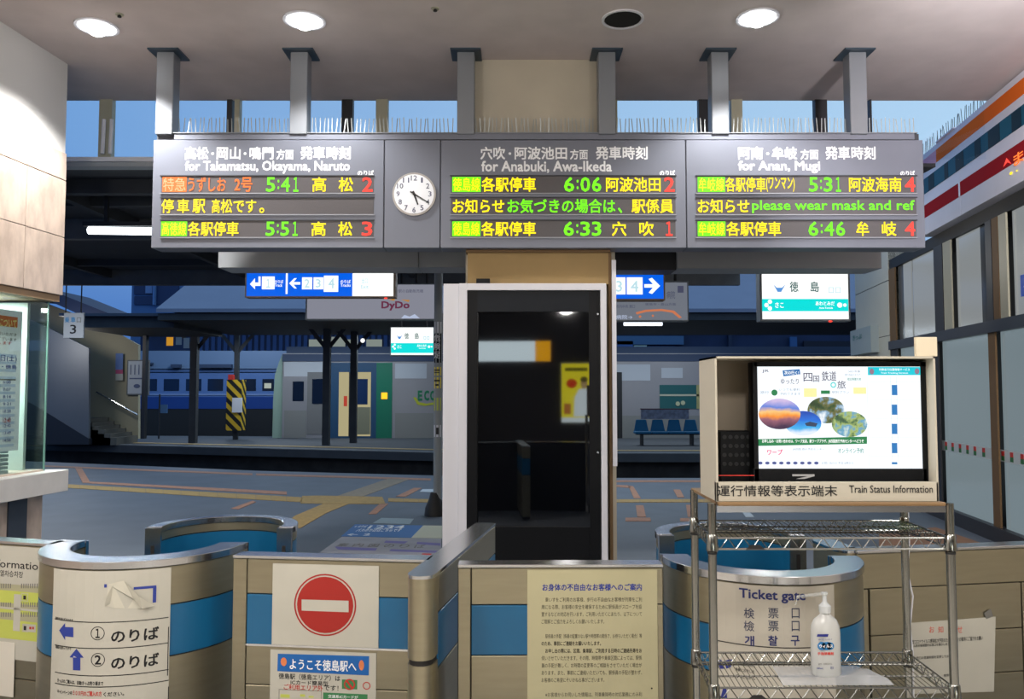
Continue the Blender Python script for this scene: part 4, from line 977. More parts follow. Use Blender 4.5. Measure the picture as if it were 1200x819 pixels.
# ================================================================== GATE LINE
ZG = .93; ZB1, ZB0 = .775, .57
def fence(name, label, A, Bp, x0, x1, with_blue=True, group=None, panels=None):
    """steel fence between ground points A and B; x0,x1: pixel ends"""
    S = Plane((A[0], A[1], 0), (Bp[0] - A[0], Bp[1] - A[1], 0)); u0, u1 = S.uv(x0, 660)[0], S.uv(x1, 660)[0]
    t = thing(name, label, 'fence', S.pt((u0 + u1) / 2, 0), group)
    MB().pbox(S, u0, u1, 0, ZG - .006, -.07, -.012).build('core', M_dark, t)
    MB().pbox(S, u0, u1, ZG - .012, ZG, -.085, .004).build('top_cap', M_steelb, t, .002)
    return t, S, u0, u1
# centre-left
t, S, u0, u1 = fence('steel_fence', 'steel and blue fence panel carrying the red no-entry sign', (-1.167, 3.39), (-.382, 3.30), 273, 503)
FCL = S
def fpanel(S, t, u0, u1, z0, z1, m, name='panel'): return MB().pbox(S, u0 + .002, u1 - .002, z0 + .002, z1 - .002, -.02, 0).build(name, m, t, .002)
us = S.uv(289, 700)[0]
fpanel(S, t, u0, us, 0, ZG - .012, M_steel, 'end_stile')
for z0, z1, m in ((ZB1, ZG - .012, M_steel), (ZB0, ZB1, M_blue), (.41, ZB0, M_steel), (.1, .41, M_steel)): fpanel(S, t, us, u1, z0, z1, m)
MB().pbox(S, us, u1, ZB0 - .004, ZB0 + .004, -.02, .003).build('trim_line', M_steelb, t)
# centre-right
t, S, u0, u1 = fence('steel_fence', 'steel and blue fence panel carrying the cream notice, right of the gate leaf', (-.209, 3.2), (.591, 3.21), 536.5, 777)
FCR = S; us = S.uv(552, 700)[0]; ue = S.uv(769.5, 700)[0]
fpanel(S, t, u0, us, 0, ZG - .012, M_steel, 'end_stile'); fpanel(S, t, ue, u1, 0, .775, M_steel, 'end_stile')
fpanel(S, t, us, u1, ZB1, ZG - .012, M_steel)
for z0, z1, m in ((ZB0 + .012, ZB1, M_blue), (.3, ZB0 + .012, M_steel), (.05, .3, M_steel)): fpanel(S, t, us, ue, z0, z1, m)
# left
t, S, u0, u1 = fence('steel_fence', 'steel fence panel at far left carrying the platform map', (-2.35, 3.72), (-2.08, 3.64), -110, 60)
FL_ = S
for z0, z1 in ((.72, ZG - .012), (.5, .72), (.33, .5), (.05, .33)): fpanel(S, t, u0, u1, z0, z1, M_steel)
# right
t, S, u0, u1 = fence('steel_fence', 'long plain steel fence at right behind the wire rack', (1.49, 3.48), (2.286, 3.62), 1004, 1330)
FR = S; k0 = S.uv(1018, 700)[0]; k1 = S.uv(1198, 700)[0]
z1_ = S.uv(1100, 686.5)[1]; zs_ = [S.uv(1100, y)[1] for y in (741, 793)]
fpanel(S, t, u0, u1, z1_, ZG - .012, M_steel); fpanel(S, t, u0, k0, 0, z1_, M_steel, 'end_stile'); fpanel(S, t, k1, u1, 0, z1_, M_steel)
for z0, z1 in ((zs_[0], z1_), (zs_[1], zs_[0]), (.05, zs_[1])): fpanel(S, t, k0 + .004, k1 - .004, z0, z1, M_steel)
# end post of the right fence
ep = thing('gate_end_post', 'rounded steel gate post at the left end of the plain right fence', 'post', (1.43, 3.42, 0))
pe0 = P(990, 700, 3.42); 
def capsule(a, b, hw, z0, z1, name, m, par, n=8, front_only=False):
    a = Vector((a[0], a[1])); b = Vector((b[0], b[1])); d = (b - a).normalized(); nn = Vector((-d.y, d.x)); q = []
    for k in range(n + 1):
        th = pi * k / n; q.append(a - d * sin(th) * hw + nn * cos(th) * hw)
    if front_only: q += [b - nn * hw, b + nn * hw]
    else:
        for k in range(n + 1):
            th = pi * k / n; q.append(b + d * sin(th) * hw - nn * cos(th) * hw)
    return MB().prism([(p.x, p.y, z0) for p in q], (0, 0, z1 - z0)).build(name, m, par, smooth=True)
ea, eb = (1.435, 3.53), (1.42, 3.72)
capsule(ea, eb, .05, .58, ZG - .01, 'upper_sleeve', M_steel, ep); capsule(ea, eb, .045, .565, .58, 'gap', M_dark, ep); capsule(ea, eb, .05, 0, .565, 'lower_sleeve', M_steel, ep)
capsule(ea, eb, .054, ZG - .01, ZG, 'top_cap', M_steelb, ep)

# gate leaf running away from the camera in the middle
gl = thing('gate_leaf', 'long steel and blue gate leaf with rounded front post in the middle', 'gate', (-.27, 3.3, 0))
A = (-.335, 3.05); Bq = (-.135, 4.22)
capsule(A, Bq, .052, ZG - .012, ZG, 'top_cap', M_steelb, gl, front_only=True)
post_end = (A[0] + .008, A[1] + .05)
capsule(A, post_end, .05, .625, ZG - .012, 'upper_sleeve', M_steel, gl, front_only=True)
capsule(A, post_end, .045, .605, .625, 'gap', M_dark, gl, front_only=True)
capsule(A, post_end, .05, 0, .605, 'lower_sleeve', M_steel, gl, front_only=True)
GS = Plane((post_end[0], post_end[1], 0), (Bq[0] - A[0], Bq[1] - A[1], 0))
LG = (Vector(Bq) - Vector(post_end)).length
for z0, z1, m in ((ZB1, ZG - .012, M_steel), (ZB0, ZB1, M_blue), (.05, ZB0, M_steel)):
    MB().pbox(GS, .002, LG, z0 + .003, z1 - .003, -.05, .05).build('side_panel', m, gl, .002)
MB().pbox(GS, .004, LG - .01, .03, ZG - .014, -.046, .046).build('core', M_dark, gl)

# booths
def booth(label, cx, cy, r, th, a0, a1, zb1, zb0, inner=False):
    t = thing('ticket_booth', label, 'booth', (cx, cy, 0))
    MB().arc(cx, cy, r - th, r, a0, a1, ZG - .03, ZG).build('rim', M_steelb, t, .002, True)
    for z0, z1, m, n in ((zb1, ZG - .03, M_steel, 'upper_shell'), (zb0, zb1, M_blue, 'blue_band'), (.06, zb0, M_steel, 'lower_shell')):
        MB().arc(cx, cy, r - th + .006, r - .006, a0, a1, z0 + .003, z1 - .003).build(n, m, t, 0, True)
    MB().arc(cx, cy, r - th + .01, r - .01, a0 + .2, a1 - .2, .0, ZG - .032).build('core', M_dark, t)
    for a in (a0, a1):
        q = radians(a); c = Vector((cx + (r - th / 2) * cos(q), cy + (r - th / 2) * sin(q), 0)); e = Vector((cos(q), sin(q), 0)); n = Vector((-sin(q), cos(q), 0)) * (1 if a == a1 else -1)
        w = th / 2 + .002
        MB().hexa([c + e * w, c + e * w + n * .02, c - e * w + n * .02, c - e * w, c + e * w + Vector((0, 0, ZG - .004)), c + e * w + n * .02 + Vector((0, 0, ZG - .004)), c - e * w + n * .02 + Vector((0, 0, ZG - .004)), c - e * w + Vector((0, 0, ZG - .004))]).build('end_plate', M_steelb, t)
        s0 = c + n * .021 + Vector((0, 0, ZG - .16))
        MB().hexa([s0 - e * .008, s0 + e * .008, s0 + e * .008 + n * .003, s0 - e * .008 + n * .003] + [v + Vector((0, 0, .07)) for v in (s0 - e * .008, s0 + e * .008, s0 + e * .008 + n * .003, s0 - e * .008 + n * .003)]).build('slot', M_dark, t)
    return t
booth('curved booth wall at left wearing the numbered platform wrap', -1.625, 3.68, .435, .12, 172, 360, .745, .54)
booth('curved booth wall with blue inner band behind the left wrapped booth', -1.46, 4.14, .367, .07, -8, 188, .855, .6)
booth('curved booth wall at right behind the wire rack with ticket gate lettering', 1.02, 3.39, .40, .11, 176, 358, .73, .555)
booth('curved booth wall with blue inner band behind the right front booth', 1.04, 3.93, .35, .07, -8, 188, .855, .6)

# ------------------------------------------------------------------ wrap on left booth
DL = Drum(-1.625, 3.68, .435 - .006)
wr = thing('platform_number_wrap', 'white wrap with arrows to platforms 1 and 2 on the left curved booth', 'notice', DL.pt(-.1, .4))
u0, u1 = DL.uv(64, 700)[0], DL.uv(199.5, 700)[0]
MB().pbox(DL, u0, u1, .1, ZG - .035, .004, .006).build('sheet', M_paper, wr)
W1 = .0068
pr(DL, wr, 'rules', M_ink, [('r', 66, 728, 197, 729), ('r', 66, 758.5, 197, 759.5), ('r', 66, 790.5, 197, 791.5), ('r', 196, 734, 197, 791), ('r', 66, 803.5, 197, 804.5), ('r', 196, 804, 197, 860)], W1)
pr(DL, wr, 'letters', M_ink, [('t', 'のりば', 131, 736, 186, 751), ('t', 'のりば', 131, 767, 186, 782), ('t', '１', 113, 736, 118, 747), ('t', '2', 112, 767, 119.5, 778),
    ('t', '階段を渡らずそのまま', 67, 723.5, 87, 727), ('t', '階段を渡ってすぐ', 67, 757, 85, 760.5), ('t', 'きっぷのご購入は、自動きっぷ売り場まで', 69, 797, 122, 802), ('t', 'キャンペーン中', 69, 808, 86, 813), ('t', 'ください。', 122, 810, 146, 815)], W1, .02)
pr(DL, wr, 'circles', M_ink, [('ring', 115.5, 741.5, 7.2, 8), ('ring', 115.8, 772.5, 7.2, 8)], W1)
pr(DL, wr, 'arrows', M_inkb, [('p', [(71, 738), (78, 729.5), (78, 734), (87.5, 734.5), (87.5, 746), (78, 745), (78, 749.5)]), ('p', [(91, 759.5), (99.5, 770), (95.5, 770), (95.5, 785), (87, 784.5), (87, 770), (83, 769.5)])], W1)
pr(DL, wr, 'red_letters', M_inkr, [('t', '５００円のご購入の方', 87, 809, 120, 815)], W1, .02)
pr(DL, wr, 'blue_corner', M_inkb, [('r', 157, 686.5, 183, 689.5), ('r', 179, 686.5, 183, 705.5), ('r', 123, 684, 126, 688)], W1)
# torn paper patch with lifted flaps
M_torn = mat('torn_paper', (206, 202, 186), .8, noise=.04, scale=20)
m_ = MB()
def dq(x, y, w): return DL.pt(*DL.uv(x, y), w)
m_.add([dq(128, 684, .009), dq(146, 679.5, .012), dq(157, 700, .018), dq(172, 712, .012), dq(135, 712, .008), dq(125, 709, .008)], [(0, 1, 2), (0, 2, 3, 4), (0, 4, 5)])
m_.add([dq(146, 679.5, .012), dq(164, 697, .03), dq(181, 709, .012), dq(167, 712, .02), dq(156, 700, .012)], [(0, 1, 4), (1, 2, 3, 4)])
m_.add([dq(124, 710, .01), dq(128, 698, .022), dq(134, 684, .012), dq(130, 706, .01)], [(0, 1, 3), (1, 2, 3)])
m_.build('torn_flap', M_torn, wr)

# wrap on the right booth
DR = Drum(1.02, 3.39, .40 - .006)
wr = thing('ticket_gate_wrap', 'pale wrap lettered Ticket gate on the right curved booth', 'notice', DR.pt(.05, .4))
u0, u1 = DR.uv(838, 700)[0], DR.uv(976, 700)[0]
MB().pbox(DR, u0, u1, .1, ZG - .035, .004, .006).build('sheet', mat('grey_wrap', (198, 192, 178), .6), wr)
pr(DR, wr, 'blue_letters', mat('navy_ink', (40, 50, 112), .6), [('t', 'Ticket gate', 866.5, 691, 943, 706), ('t', '개', 873, 744, 884, 756), ('t', '찰', 900, 744, 911, 756), ('t', '구', 926, 744, 936, 756)], W1, .02)
pr(DR, wr, 'slate_letters', mat('slate_ink2', (70, 76, 100), .6), [(('t'), c, x, y, x + (9 if c == '口' else 12), y + 12) for y, s in ((712, '検票口'), (727, '檢票口')) for c, x in zip(s, (872, 900, 927))], W1, .004)
pr(DR, wr, 'rules', M_ink, [('r', 838, 757, 960, 758.2), ('r', 838, 757, 839, 860)], W1)
pr(DR, wr, 'blue_figures', mat('navy_figures', (40, 50, 130), .6), [('p', [(841, 774), (846, 772), (850, 783), (845, 783)]), ('p', [(849, 774), (855, 772), (859, 772), (857, 781), (852, 783)]), ('p', [(848, 806), (852, 806), (853, 818), (845, 818)])], W1)
pr(DR, wr, 'letters', M_ink, [('t', '車いすをご利用の方は', 862, 776, 885, 780), ('t', '係員にお申し出', 862, 783, 884, 787), ('t', 'ください', 862, 791, 888, 795)], W1)

# no-entry sign
S = FCL; t = thing('no_entry_sign', 'white sheet with a red no-entry disc taped to the steel fence', 'sign', S.px(382, 758))
u0, u1 = S.uv(319.5, 710)[0], S.uv(444, 710)[0]; v0, v1 = S.uv(382, 757)[1], S.uv(382, 661.5)[1]
MB().pbox(S, u0, u1, v0, v1, .001, .004).build('sheet', M_paper, t)
M_nr = mat('no_entry_red', (168, 38, 30), .5)
pr(S, t, 'red_disc', M_nr, [('c', 381.5, 708.5, 33)], .0046); pr(S, t, 'red_ring', M_nr, [('ring', 381.5, 708.5, 34.6, 36.4)], .0046)
pr(S, t, 'white_bar', M_paper, [('p', [(354, 702), (409, 703.5), (409, 717), (354, 715)])], .0054)
# welcome poster
t = thing('welcome_poster', 'welcome poster with blue banner below the no-entry sign', 'poster', S.px(380, 815))
u0, u1 = S.uv(317, 790)[0], S.uv(441, 790)[0]; v1 = S.uv(380, 763)[1]
MB().pbox(S, u0, u1, .2, v1, .001, .0035).build('sheet', M_paper, t)
pr(S, t, 'blue_banner', mat('banner_blue', (26, 100, 176), .6), [('p', [(326, 765.5), (433, 768.5), (432.5, 791), (325.5, 786)])], .0041)
pr(S, t, 'banner_letters', M_wprint, [('t', 'ようこそ徳島駅へ', 340, 772.5, 418, 785.5)], .0047, .012)
pr(S, t, 'letters', M_ink, [('t', '徳島駅（徳島エリア）は', 327, 789.5, 399, 796.5), ('t', 'ICカード簡易型', 341, 797, 385, 802.5), ('t', 'です！', 380, 802.5, 397, 809)], .0041, .012)
pr(S, t, 'red_letters', M_inkr, [('t', 'ご利用エリア外', 333, 802, 379, 808.5)], .0041, .012)
pr(S, t, 'green_print', M_green, [('r', 379, 812, 431, 830), ('r', 401, 796, 419, 807)], .0041)
pr(S, t, 'green_letters', M_wprint, [('t', '交通系ICカードが', 385, 814, 420, 818)], .0047)
pr(S, t, 'red_marks', M_inkr, [('ring', 410, 801.5, 5, 6.5), ('p', [(406, 798), (408, 797), (414, 805), (412, 806)]), ('ring', 430, 803, 3.5, 4.5)], .0047)
pr(S, t, 'frame_line', M_inkg, [('o', 327, 808, 377, 840, .6)], .0041)
pr(S, t, 'yellow_map', M_lime, [('r', 329, 813, 340, 817), ('r', 352, 813, 358, 816), ('r', 362, 815, 368, 817)], .0041)
pr(S, t, 'orange_figure', mat('orange_ink', (226, 130, 80), .6), [('c', 333, 775, 3.5, 5), ('c', 424, 779, 3, 6)], .0047)
# cream notice
S = FCR; t = thing('assistance_notice', 'cream notice sheet with blue heading and lines of print on the centre fence', 'notice', S.px(693, 815))
u0, u1 = S.uv(618, 740)[0], S.uv(770.5, 740)[0]; v1 = S.uv(690, 667.5)[1]
MB().pbox(S, u0, u1, .2, v1, .001, .0035).build('sheet', M_cream, t)
pr(S, t, 'heading', M_inkb, [('t', 'お身体の不自由なお客様へのご案内', 635.5, 683.5, 752, 692)], .004, .022)
L_ = ['　車いすをご利用のお客様、歩行の不自由なお客様が列車をご利', '用になる際、お客様の安全を確保するために駅係員がスロープを設', '置するなどの対応を行います。ご利用いただくにあたり、以下について', 'ご理解とご協力をよろしくお願いいたします。', None,
      '　駅係員の手配（係員の配置のない駅や時間帯の関係で、お待ちいただく場合）等', 'のため、事前にご連絡をお願いいたします。', '　お申し出の際には、区間、乗車駅、ご利用する日時のご連絡先等をお', '伺いさせていただきます。その際、時間帯や乗車区間によっては、駅係', '員の手配が難しく、お時間の変更等のご相談をさせていただく場合が', 'あります。また、事前にご連絡いただいても、駅係員の手配が整わず、', 'お客様のご希望にそいかねる事がございます。', None, '　※お客様からお伺いした情報は、列車乗降時の対応業務にのみ利']
its = []
for k, l in enumerate(L_):
    if not l: continue
    y = 699.5 + k * 8.55; xe = 752 if k not in (3, 6, 11) else (708, 0, 0)[0] if k in (3, 11) else 704
    its.append(('t', l.strip('　'), 639 if l[0] == '　' else 634.5, y, xe, y + 5.4, .016 if k in (6, 7) else .002))
pr(S, t, 'print', mat('brown_black_ink', (62, 58, 48), .6), its, .004, .002)
pr(S, t, 'pin', M_ink, [('c', 763.5, 806, 1)], .005)
# platform map poster at left
S = FL_; t = thing('platform_map', 'platform information map in lime green on the far left fence', 'poster', S.px(10, 790))
u0, u1 = S.uv(-70, 700)[0], S.uv(56.5, 700)[0]; v0, v1 = S.uv(30, 774)[1], S.uv(30, 641)[1]
MB().pbox(S, u0, u1, v0, v1, .001, .0035).build('sheet', M_paper, t)
pr(S, t, 'lime_area', M_lime, [('r', -70, 690, 56, 746)], .004)
pr(S, t, 'grey_rows', mat('row_grey', (176, 172, 140), .6), [('r', -70, 682.5, 56, 690), ('r', -70, 704.5, 56, 712), ('r', -70, 716, 56, 724)], .0044)
its = []
for y in (683.5, 705.5, 717): its += [('r', x, y, x + 1.1, y + 5.5) for x in [q * 2.6 - 60 for q in range(44)] if not (15 < x < 25)]
pr(S, t, 'track_ticks', M_inkg, its, .0048)
pr(S, t, 'white_paths', M_paper, [('r', 17, 696, 25, 739), ('r', -2, 712.5, 56, 715), ('o', 26, 695, 34, 704, .6), ('o', 27, 731, 34, 740, .6), ('r', 28, 731, 43, 740)], .005)
pr(S, t, 'icons', M_ink, [('r', 28.5, 697.5, 31.5, 702), ('r', 29, 733, 32, 738), ('r', 52, 704, 55.5, 708), ('r', 52, 729, 55.5, 733)], .0054)
pr(S, t, 'red_icon', M_inkr, [('r', 35.5, 734, 38, 737), ('r', 39, 734, 41, 737)], .0054)
pr(S, t, 'letters', M_ink, [('t', 'Platform information', -62, 655, 52.5, 664), ('t', '열차승차장', 1, 668.5, 28, 676)], .004, .006)
t = thing('blank_sheet', 'plain white paper sheet overlapping the platform map at bottom left', 'paper', S.px(0, 810))
u1 = S.uv(17.5, 800)[0]; v1 = S.uv(10, 752)[1]
MB().pbox(S, u0, u1, .25, v1, .005, .0065).build('sheet', mat('plain_paper', (224, 218, 204), .7), t)
# right fence notice
S = FR; t = thing('right_notice', 'white notice with red heading taped to the plain right fence', 'notice', S.px(1115, 810))
q = [(1062, 730), (1166, 722.5), (1164, 810), (1060, 813)]
m_ = MB(); m_.prism([S.px(x, y, .001) for x, y in q], S.N * .003).build('sheet', M_paper, t)
pr(S, t, 'red_heading', mat('pink_ink', (214, 110, 96), .6), [('t', c, x, 733.5, x + 6, 741) for c, x in zip('お知らせ', (1088, 1098.5, 1110, 1121))], .0046, .01)
pr(S, t, 'print', M_ink, [('t', '新型コロナウイルス感染拡大予防のため、マスクの着用にご協力をお願い', 1065.5, 747, 1151, 752), ('t', 'まん防対象期間中は窓口を縮小します', 1067, 753.5, 1112, 757), ('t', '窓口の営業時間を変更しております。', 1073, 767.5, 1121, 771), ('t', '徳島駅長', 1105, 789, 1117, 792)], .0046, .01)
pr(S, t, 'tape_stains', M_inkg, [('p', [(1152, 718), (1160, 713), (1163, 722), (1155, 725)])], .0046)

# floor stickers
t = thing('floor_map_sticker', 'blue and lavender map sticker laid on the platform floor behind the fence', 'sticker', FLOOR.px(450, 635))
def fq(name, m, q, h): MB().prism([FLOOR.px(*p) for p in q], (0, 0, h)).build(name, m, t)
fq('lavender_sheet', mat('lavender_sheet', (164, 164, 172), .6, noise=.1, scale=4), [(401, 629), (517, 631.5), (517, 652), (375, 647.5)], .004)
fq('blue_sheet', mat('floor_blue', (52, 110, 178), .5), [(416, 614.7), (496, 616), (482, 630.2), (400, 628.5)], .004)
fq('cream_sheet', mat('floor_cream', (206, 206, 184), .6), [(496, 616), (518, 616.3), (518, 631), (482, 630.2)], .004)
pr(FLOOR, t, 'white_letters', M_wprint, [('t', '← のりば', 416, 616, 430, 618.5), ('t', '1234', 432, 616, 474, 620), ('t', 'バスのりばはこちらです', 418, 620, 470, 623.4), ('t', '← 2', 407, 625.5, 434, 628)], .005, .02)
pr(FLOOR, t, 'violet_marks', mat('violet', (120, 112, 176), .6), [('p', [(452, 634), (478, 635), (474, 637.5), (450, 636.5)]), ('p', [(489, 635.5), (516, 637), (516, 640), (488, 638)]), ('p', [(392, 641), (442, 643), (440, 646), (396, 644.5)]), ('p', [(458, 644), (516, 646), (516, 648.5), (456, 646.5)])], .0055)
pr(FLOOR, t, 'grey_marks', M_inkg, [('t', c, x, 637 + .02 * (x - 400), x + 12, 641 + .02 * (x - 400)) for c, x in zip('案内図のりば', range(396, 500, 18))], .0055)
pr(FLOOR, t, 'red_mark', M_inkr, [('p', [(495, 649), (506, 649.3), (505, 651), (494, 650.5)])], .006)
t = thing('floor_sticker', 'small pale rectangular sticker on the floor above the blue floor map', 'sticker', FLOOR.px(461, 611))
MB().prism([FLOOR.px(*p) for p in ((447, 607), (485, 608), (480, 614.5), (437, 613))], (0, 0, .003)).build('sheet', mat('pale_sticker', (150, 166, 172), .5), t)

# ================================================================== WIRE RACK
YF, YR = 2.4, 2.72
rk = thing('wire_rack', 'chrome wire shelving rack in front of the right booth', 'shelf', (.94, 2.56, 0))
XP = [(.586, YF), (1.283, YF), (.606, YR), (1.303, YR)]
zT, zM, zL = 1.262, 1.175, .745
for x, y in XP:
    p = MB().tube([(x, y, 0), (x, y, zT + .014)], .0125, 14).build('post', M_chrome, rk, smooth=True)
    for z in (zM, zL):
        MB().lathe((x, y, z), [(.0128, -.04), (.018, -.036), (.016, .008), (.0128, .012)], 14).build('collar', M_chrome, p, smooth=True)
        MB().lathe((x, y, z - .046), [(.0128, 0), (.0145, 0), (.0145, .005), (.0128, .005)], 14).build('grip_ring', M_ink, p)
def shelf(z):
    s = MB(); (xa, ya), (xb, _), (xc, yc), (xd, _) = XP
    for dz in (0, -.032): s.tube([(xa, ya, z + dz), (xb, ya, z + dz), (xd, yc, z + dz), (xc, yc, z + dz), (xa, ya, z + dz)], .0032, 6)
    f = s.build('shelf_frame', M_chrome, rk)
    w = MB(); n = 44
    for i in range(1, n):
        t_ = i / n; w.tube([(xa + (xb - xa) * t_, ya, z + .001), (xc + (xd - xc) * t_, yc, z + .001)], .0014, 4)
    for k in (.33, .66): w.tube([(xa, ya + (yc - ya) * k, z - .003), (xb + .01, ya + (yc - ya) * k, z - .003)], .0028, 4)
    for (p0, p1, m) in (((xa, ya), (xb, ya), 15), ((xc, yc), (xd, yc), 15), ((xa, ya), (xc, yc), 7), ((xb, ya), (xd, yc), 7)):
        pts = [(p0[0] + (p1[0] - p0[0]) * j / (2 * m), p0[1] + (p1[1] - p0[1]) * j / (2 * m), z - .032 * (j % 2)) for j in range(2 * m + 1)]
        for a_, b_ in zip(pts, pts[1:]): w.tube([a_, b_], .0016, 4)
    o = w.build('shelf_wires', M_chrome, f); o['kind'] = 'stuff'
shelf(zM); shelf(zL)
for xx in (.712,):
    for z in (zM - .034, zL - .034): MB().prism([(xx - .03, YF - .003, z), (xx + .03, YF - .003, z), (xx + .012, YF - .003, z + .014), (xx - .012, YF - .003, z + .014)], (0, .004, 0)).build('black_clip', M_ink, rk)
tb_ = thing('shelf_board', 'varnished wooden board lying on top of the wire rack', 'board', (.94, 2.55, zT))
MB().box(.602, 1.266, YF - .016, YR + .03, zT + .0075, zT + .018).build('board', M_wood, tb_, .002)
MB().box(.6, 1.27, YF - .006, YF + .01, zT - .012, zT + .007).build('underside_bar', M_steelb, tb_)
# screen housing
zb = zT + .0185
hs = thing('screen_housing', 'cream open-fronted box lettered Train Status Information on the wooden board', 'housing', (.93, 2.5, zb))
X0, X1 = xat(838.5, 500, YF), xat(1098, 500, YF); Z1 = zat(417.5, YF); YD = YF + .2; Zf = zat(565, YF)
th = .006
MB().box(X0, X1, YF, YF + .02, zb, Zf).build('front_panel', M_box, hs, .001)
MB().box(X0, X0 + th, YF, YD, zb, Z1).build('side', M_box, hs); MB().box(X1 - th, X1, YF, YD, zb, Z1).build('side', M_box, hs)
MB().box(X0, X1, YF, YD, Z1 - th, Z1).build('top', M_box, hs); MB().box(X0 + th, X1 - th, YD - .01, YD, zb, Z1 - th).build('back', M_boxin, hs)
MB().box(X0 + th, X1 - th, YF + .02, YD, zb, zb + .012).build('floor_board', M_boxin, hs)
S = front(YF)
pr(S, hs, 'lettering', M_ink, [('t', '運行情報等表示端末', 840.5, 568.5, 981, 581.5), ('t', 'Train Status Information', 995, 568.5, 1093, 577.5)], .001, .008)
pr(front(YF + .018), hs, 'red_trim', mat('red_trim', (170, 60, 40), .5), [], .0) if 0 else MB().box(xat(842, 557, YF + .03), xat(884, 557, YF + .03), YF + .03, YF + .033, zat(557.6, YF + .03), zat(556.6, YF + .03)).build('red_trim', M_inkr, hs)
spk = thing('speaker', 'black perforated speaker at the left inside the screen housing', 'speaker', (.68, YF + .12, zb))
YQ = YF + .1
MB().box(xat(844, 530, YQ), xat(883, 530, YQ), YQ, YQ + .06, zb + .012, zat(505, YQ)).build('case', M_black, spk, .003)
for i in range(5):
    for j in range(4):
        disc(front(YQ), 849 + i * 7, 512 + j * 10.5, 2.4, 0, .002, 'grille_hole', mat('grille_dark', (30, 32, 34), .7), spk, 10)
tv = thing('television', 'flat screen television showing travel information inside the cream housing', 'television', (.98, YF + .07, zb))
YV = YF + .045; V = front(YV)
MB().pxbox(V, 883, 424, 1086, 566, -.05, -.004).build('back_case', M_black, tv, .002)
for b in ((883, 424, 1086, 429.5), (883, 549, 1086, 566), (883, 424, 888.2, 566), (1080, 424, 1086, 566)): MB().pxbox(V, *b, -.02, .003).build('bezel', M_black, tv, .001)
scr = MB().pxbox(V, 888, 429, 1080.3, 550, -.02, -.001).build('screen', M_scr, tv)
pr(V, scr, 'teal_header', mat('scr_teal', (0, 206, 222), 1, emit=1), [('r', 1017, 430, 1079, 439.5)], .0003)
pr(V, scr, 'header_letters', M_swhite, [('t', '列車走行位置情報サービス', 1030, 431.5, 1066, 434.5), ('t', 'Train Tracking Services', 1032, 436, 1064, 438.4)], .0006, .01)
pr(V, scr, 'header_icons', mat('scr_mauve', (150, 120, 140), 1, emit=1), [('c', 1021.5, 435.3, 2.7, 3.4), ('c', 1074.5, 435, 2.7, 3.4)], .0006)
pr(V, scr, 'route_blocks', mat('scr_blue', (20, 120, 190), 1, emit=1), [('r', 1045, 451, 1051.5, 463), ('r', 1045, 474, 1051.5, 486), ('r', 1045, 496.5, 1051.5, 508.5), ('r', 1045, 519, 1051.5, 531), ('r', 1045, 541.5, 1051.5, 544)], .0003)
pr(V, scr, 'route_line', mat('scr_pale', (205, 225, 235), 1, emit=1), [('r', 1044.6, 441, 1045, 544), ('r', 1051.5, 441, 1051.9, 544), ('r', 1017, 440, 1017.3, 546)] + [('r', 1019, y, 1078, y + .3) for y in (447, 468, 490, 512, 534)], .0002)
pr(V, scr, 'dark_letters', mat('scr_ink', (70, 60, 90), 1, emit=1), [('t', 'ゆったり', 915, 443.5, 936, 450), ('t', '四', 941.5, 437, 952, 447), ('t', '国', 953, 440, 960, 447.5), ('t', '鉄道', 963, 435, 980, 446.5), ('t', '旅', 981, 446, 991, 455.5), ('t', 'JR', 893, 433, 901, 437)], .0004, .004)
pr(V, scr, 'blue_tag', mat('scr_tag', (30, 110, 180), 1, emit=1), [('p', [(917, 434), (937, 432.5), (938, 438.5), (918, 441)])], .0003)
pr(V, scr, 'tag_letters', M_swhite, [('t', '次の行く!', 919, 434.5, 936, 439)], .0006, .02)
pr(V, scr, 'fine_letters', mat('scr_fine', (130, 150, 170), 1, emit=1), [('t', '2021年春', 994, 434, 1008, 436.5), ('t', '旅行商品カタログ', 990, 438, 1008, 440.5), ('t', 'いつでも便利', 913, 455, 937, 458), ('t', '予約できます', 914, 460, 938, 463), ('t', '駅別プラン', 975, 458, 995, 461), ('t', 'JR四国 旅の予約センター', 929, 525, 966, 528), ('t', 'お問い合わせ 平日10時から', 963, 541, 1000, 544), ('t', '旅行', 891, 458, 901, 461.5)], .0004, .002)
pr(V, scr, 'teal_letters', mat('scr_tealink', (40, 150, 130), 1, emit=1), [('t', '宿泊素敵な旅', 993, 442.5, 1009, 445.8), ('t', 'オンライン予約', 982, 525, 1012, 531)], .0004, .006)
pr(V, scr, 'teal_badge', mat('scr_badge', (90, 215, 215), 1, emit=1), [('ring', 976.5, 451, 2, 3.4)], .0004)
pr(V, scr, 'green_badges', mat('scr_green', (20, 128, 72), 1, emit=1), [('c', 907.5, 460, 3.6), ('r', 962, 457.5, 972.5, 461.5), ('p', [(888.5, 514.5), (1016, 511.5), (1016, 520), (888.5, 522.5)])], .0003)
pr(V, scr, 'pale_yellow_tags', mat('scr_yel', (250, 246, 170), 1, emit=1), [('r', 942, 455, 957, 465), ('r', 1000, 454, 1015, 461.5)], .0003)
pr(V, scr, 'banner_letters', M_swhite, [('t', 'お申し込み・お問い合わせは、ワープ支店、駅ワーププラザ、JR四国旅行予約センターへどうぞ', 893, 514.7, 1012, 519.5)], .0006, .02)
pr(V, scr, 'pink_letters', mat('scr_pink', (240, 30, 110), 1, emit=1), [('t', 'ワープ', 899, 526.5, 917, 533), ('t', '050-1234', 936, 529.5, 960, 532, .004)], .0004, .02) if 0 else pr(V, scr, 'pink_letters', mat('scr_pink', (240, 30, 110), 1, emit=1), [('t', 'ワープ', 899, 526.5, 917, 533)], .0004, .02)
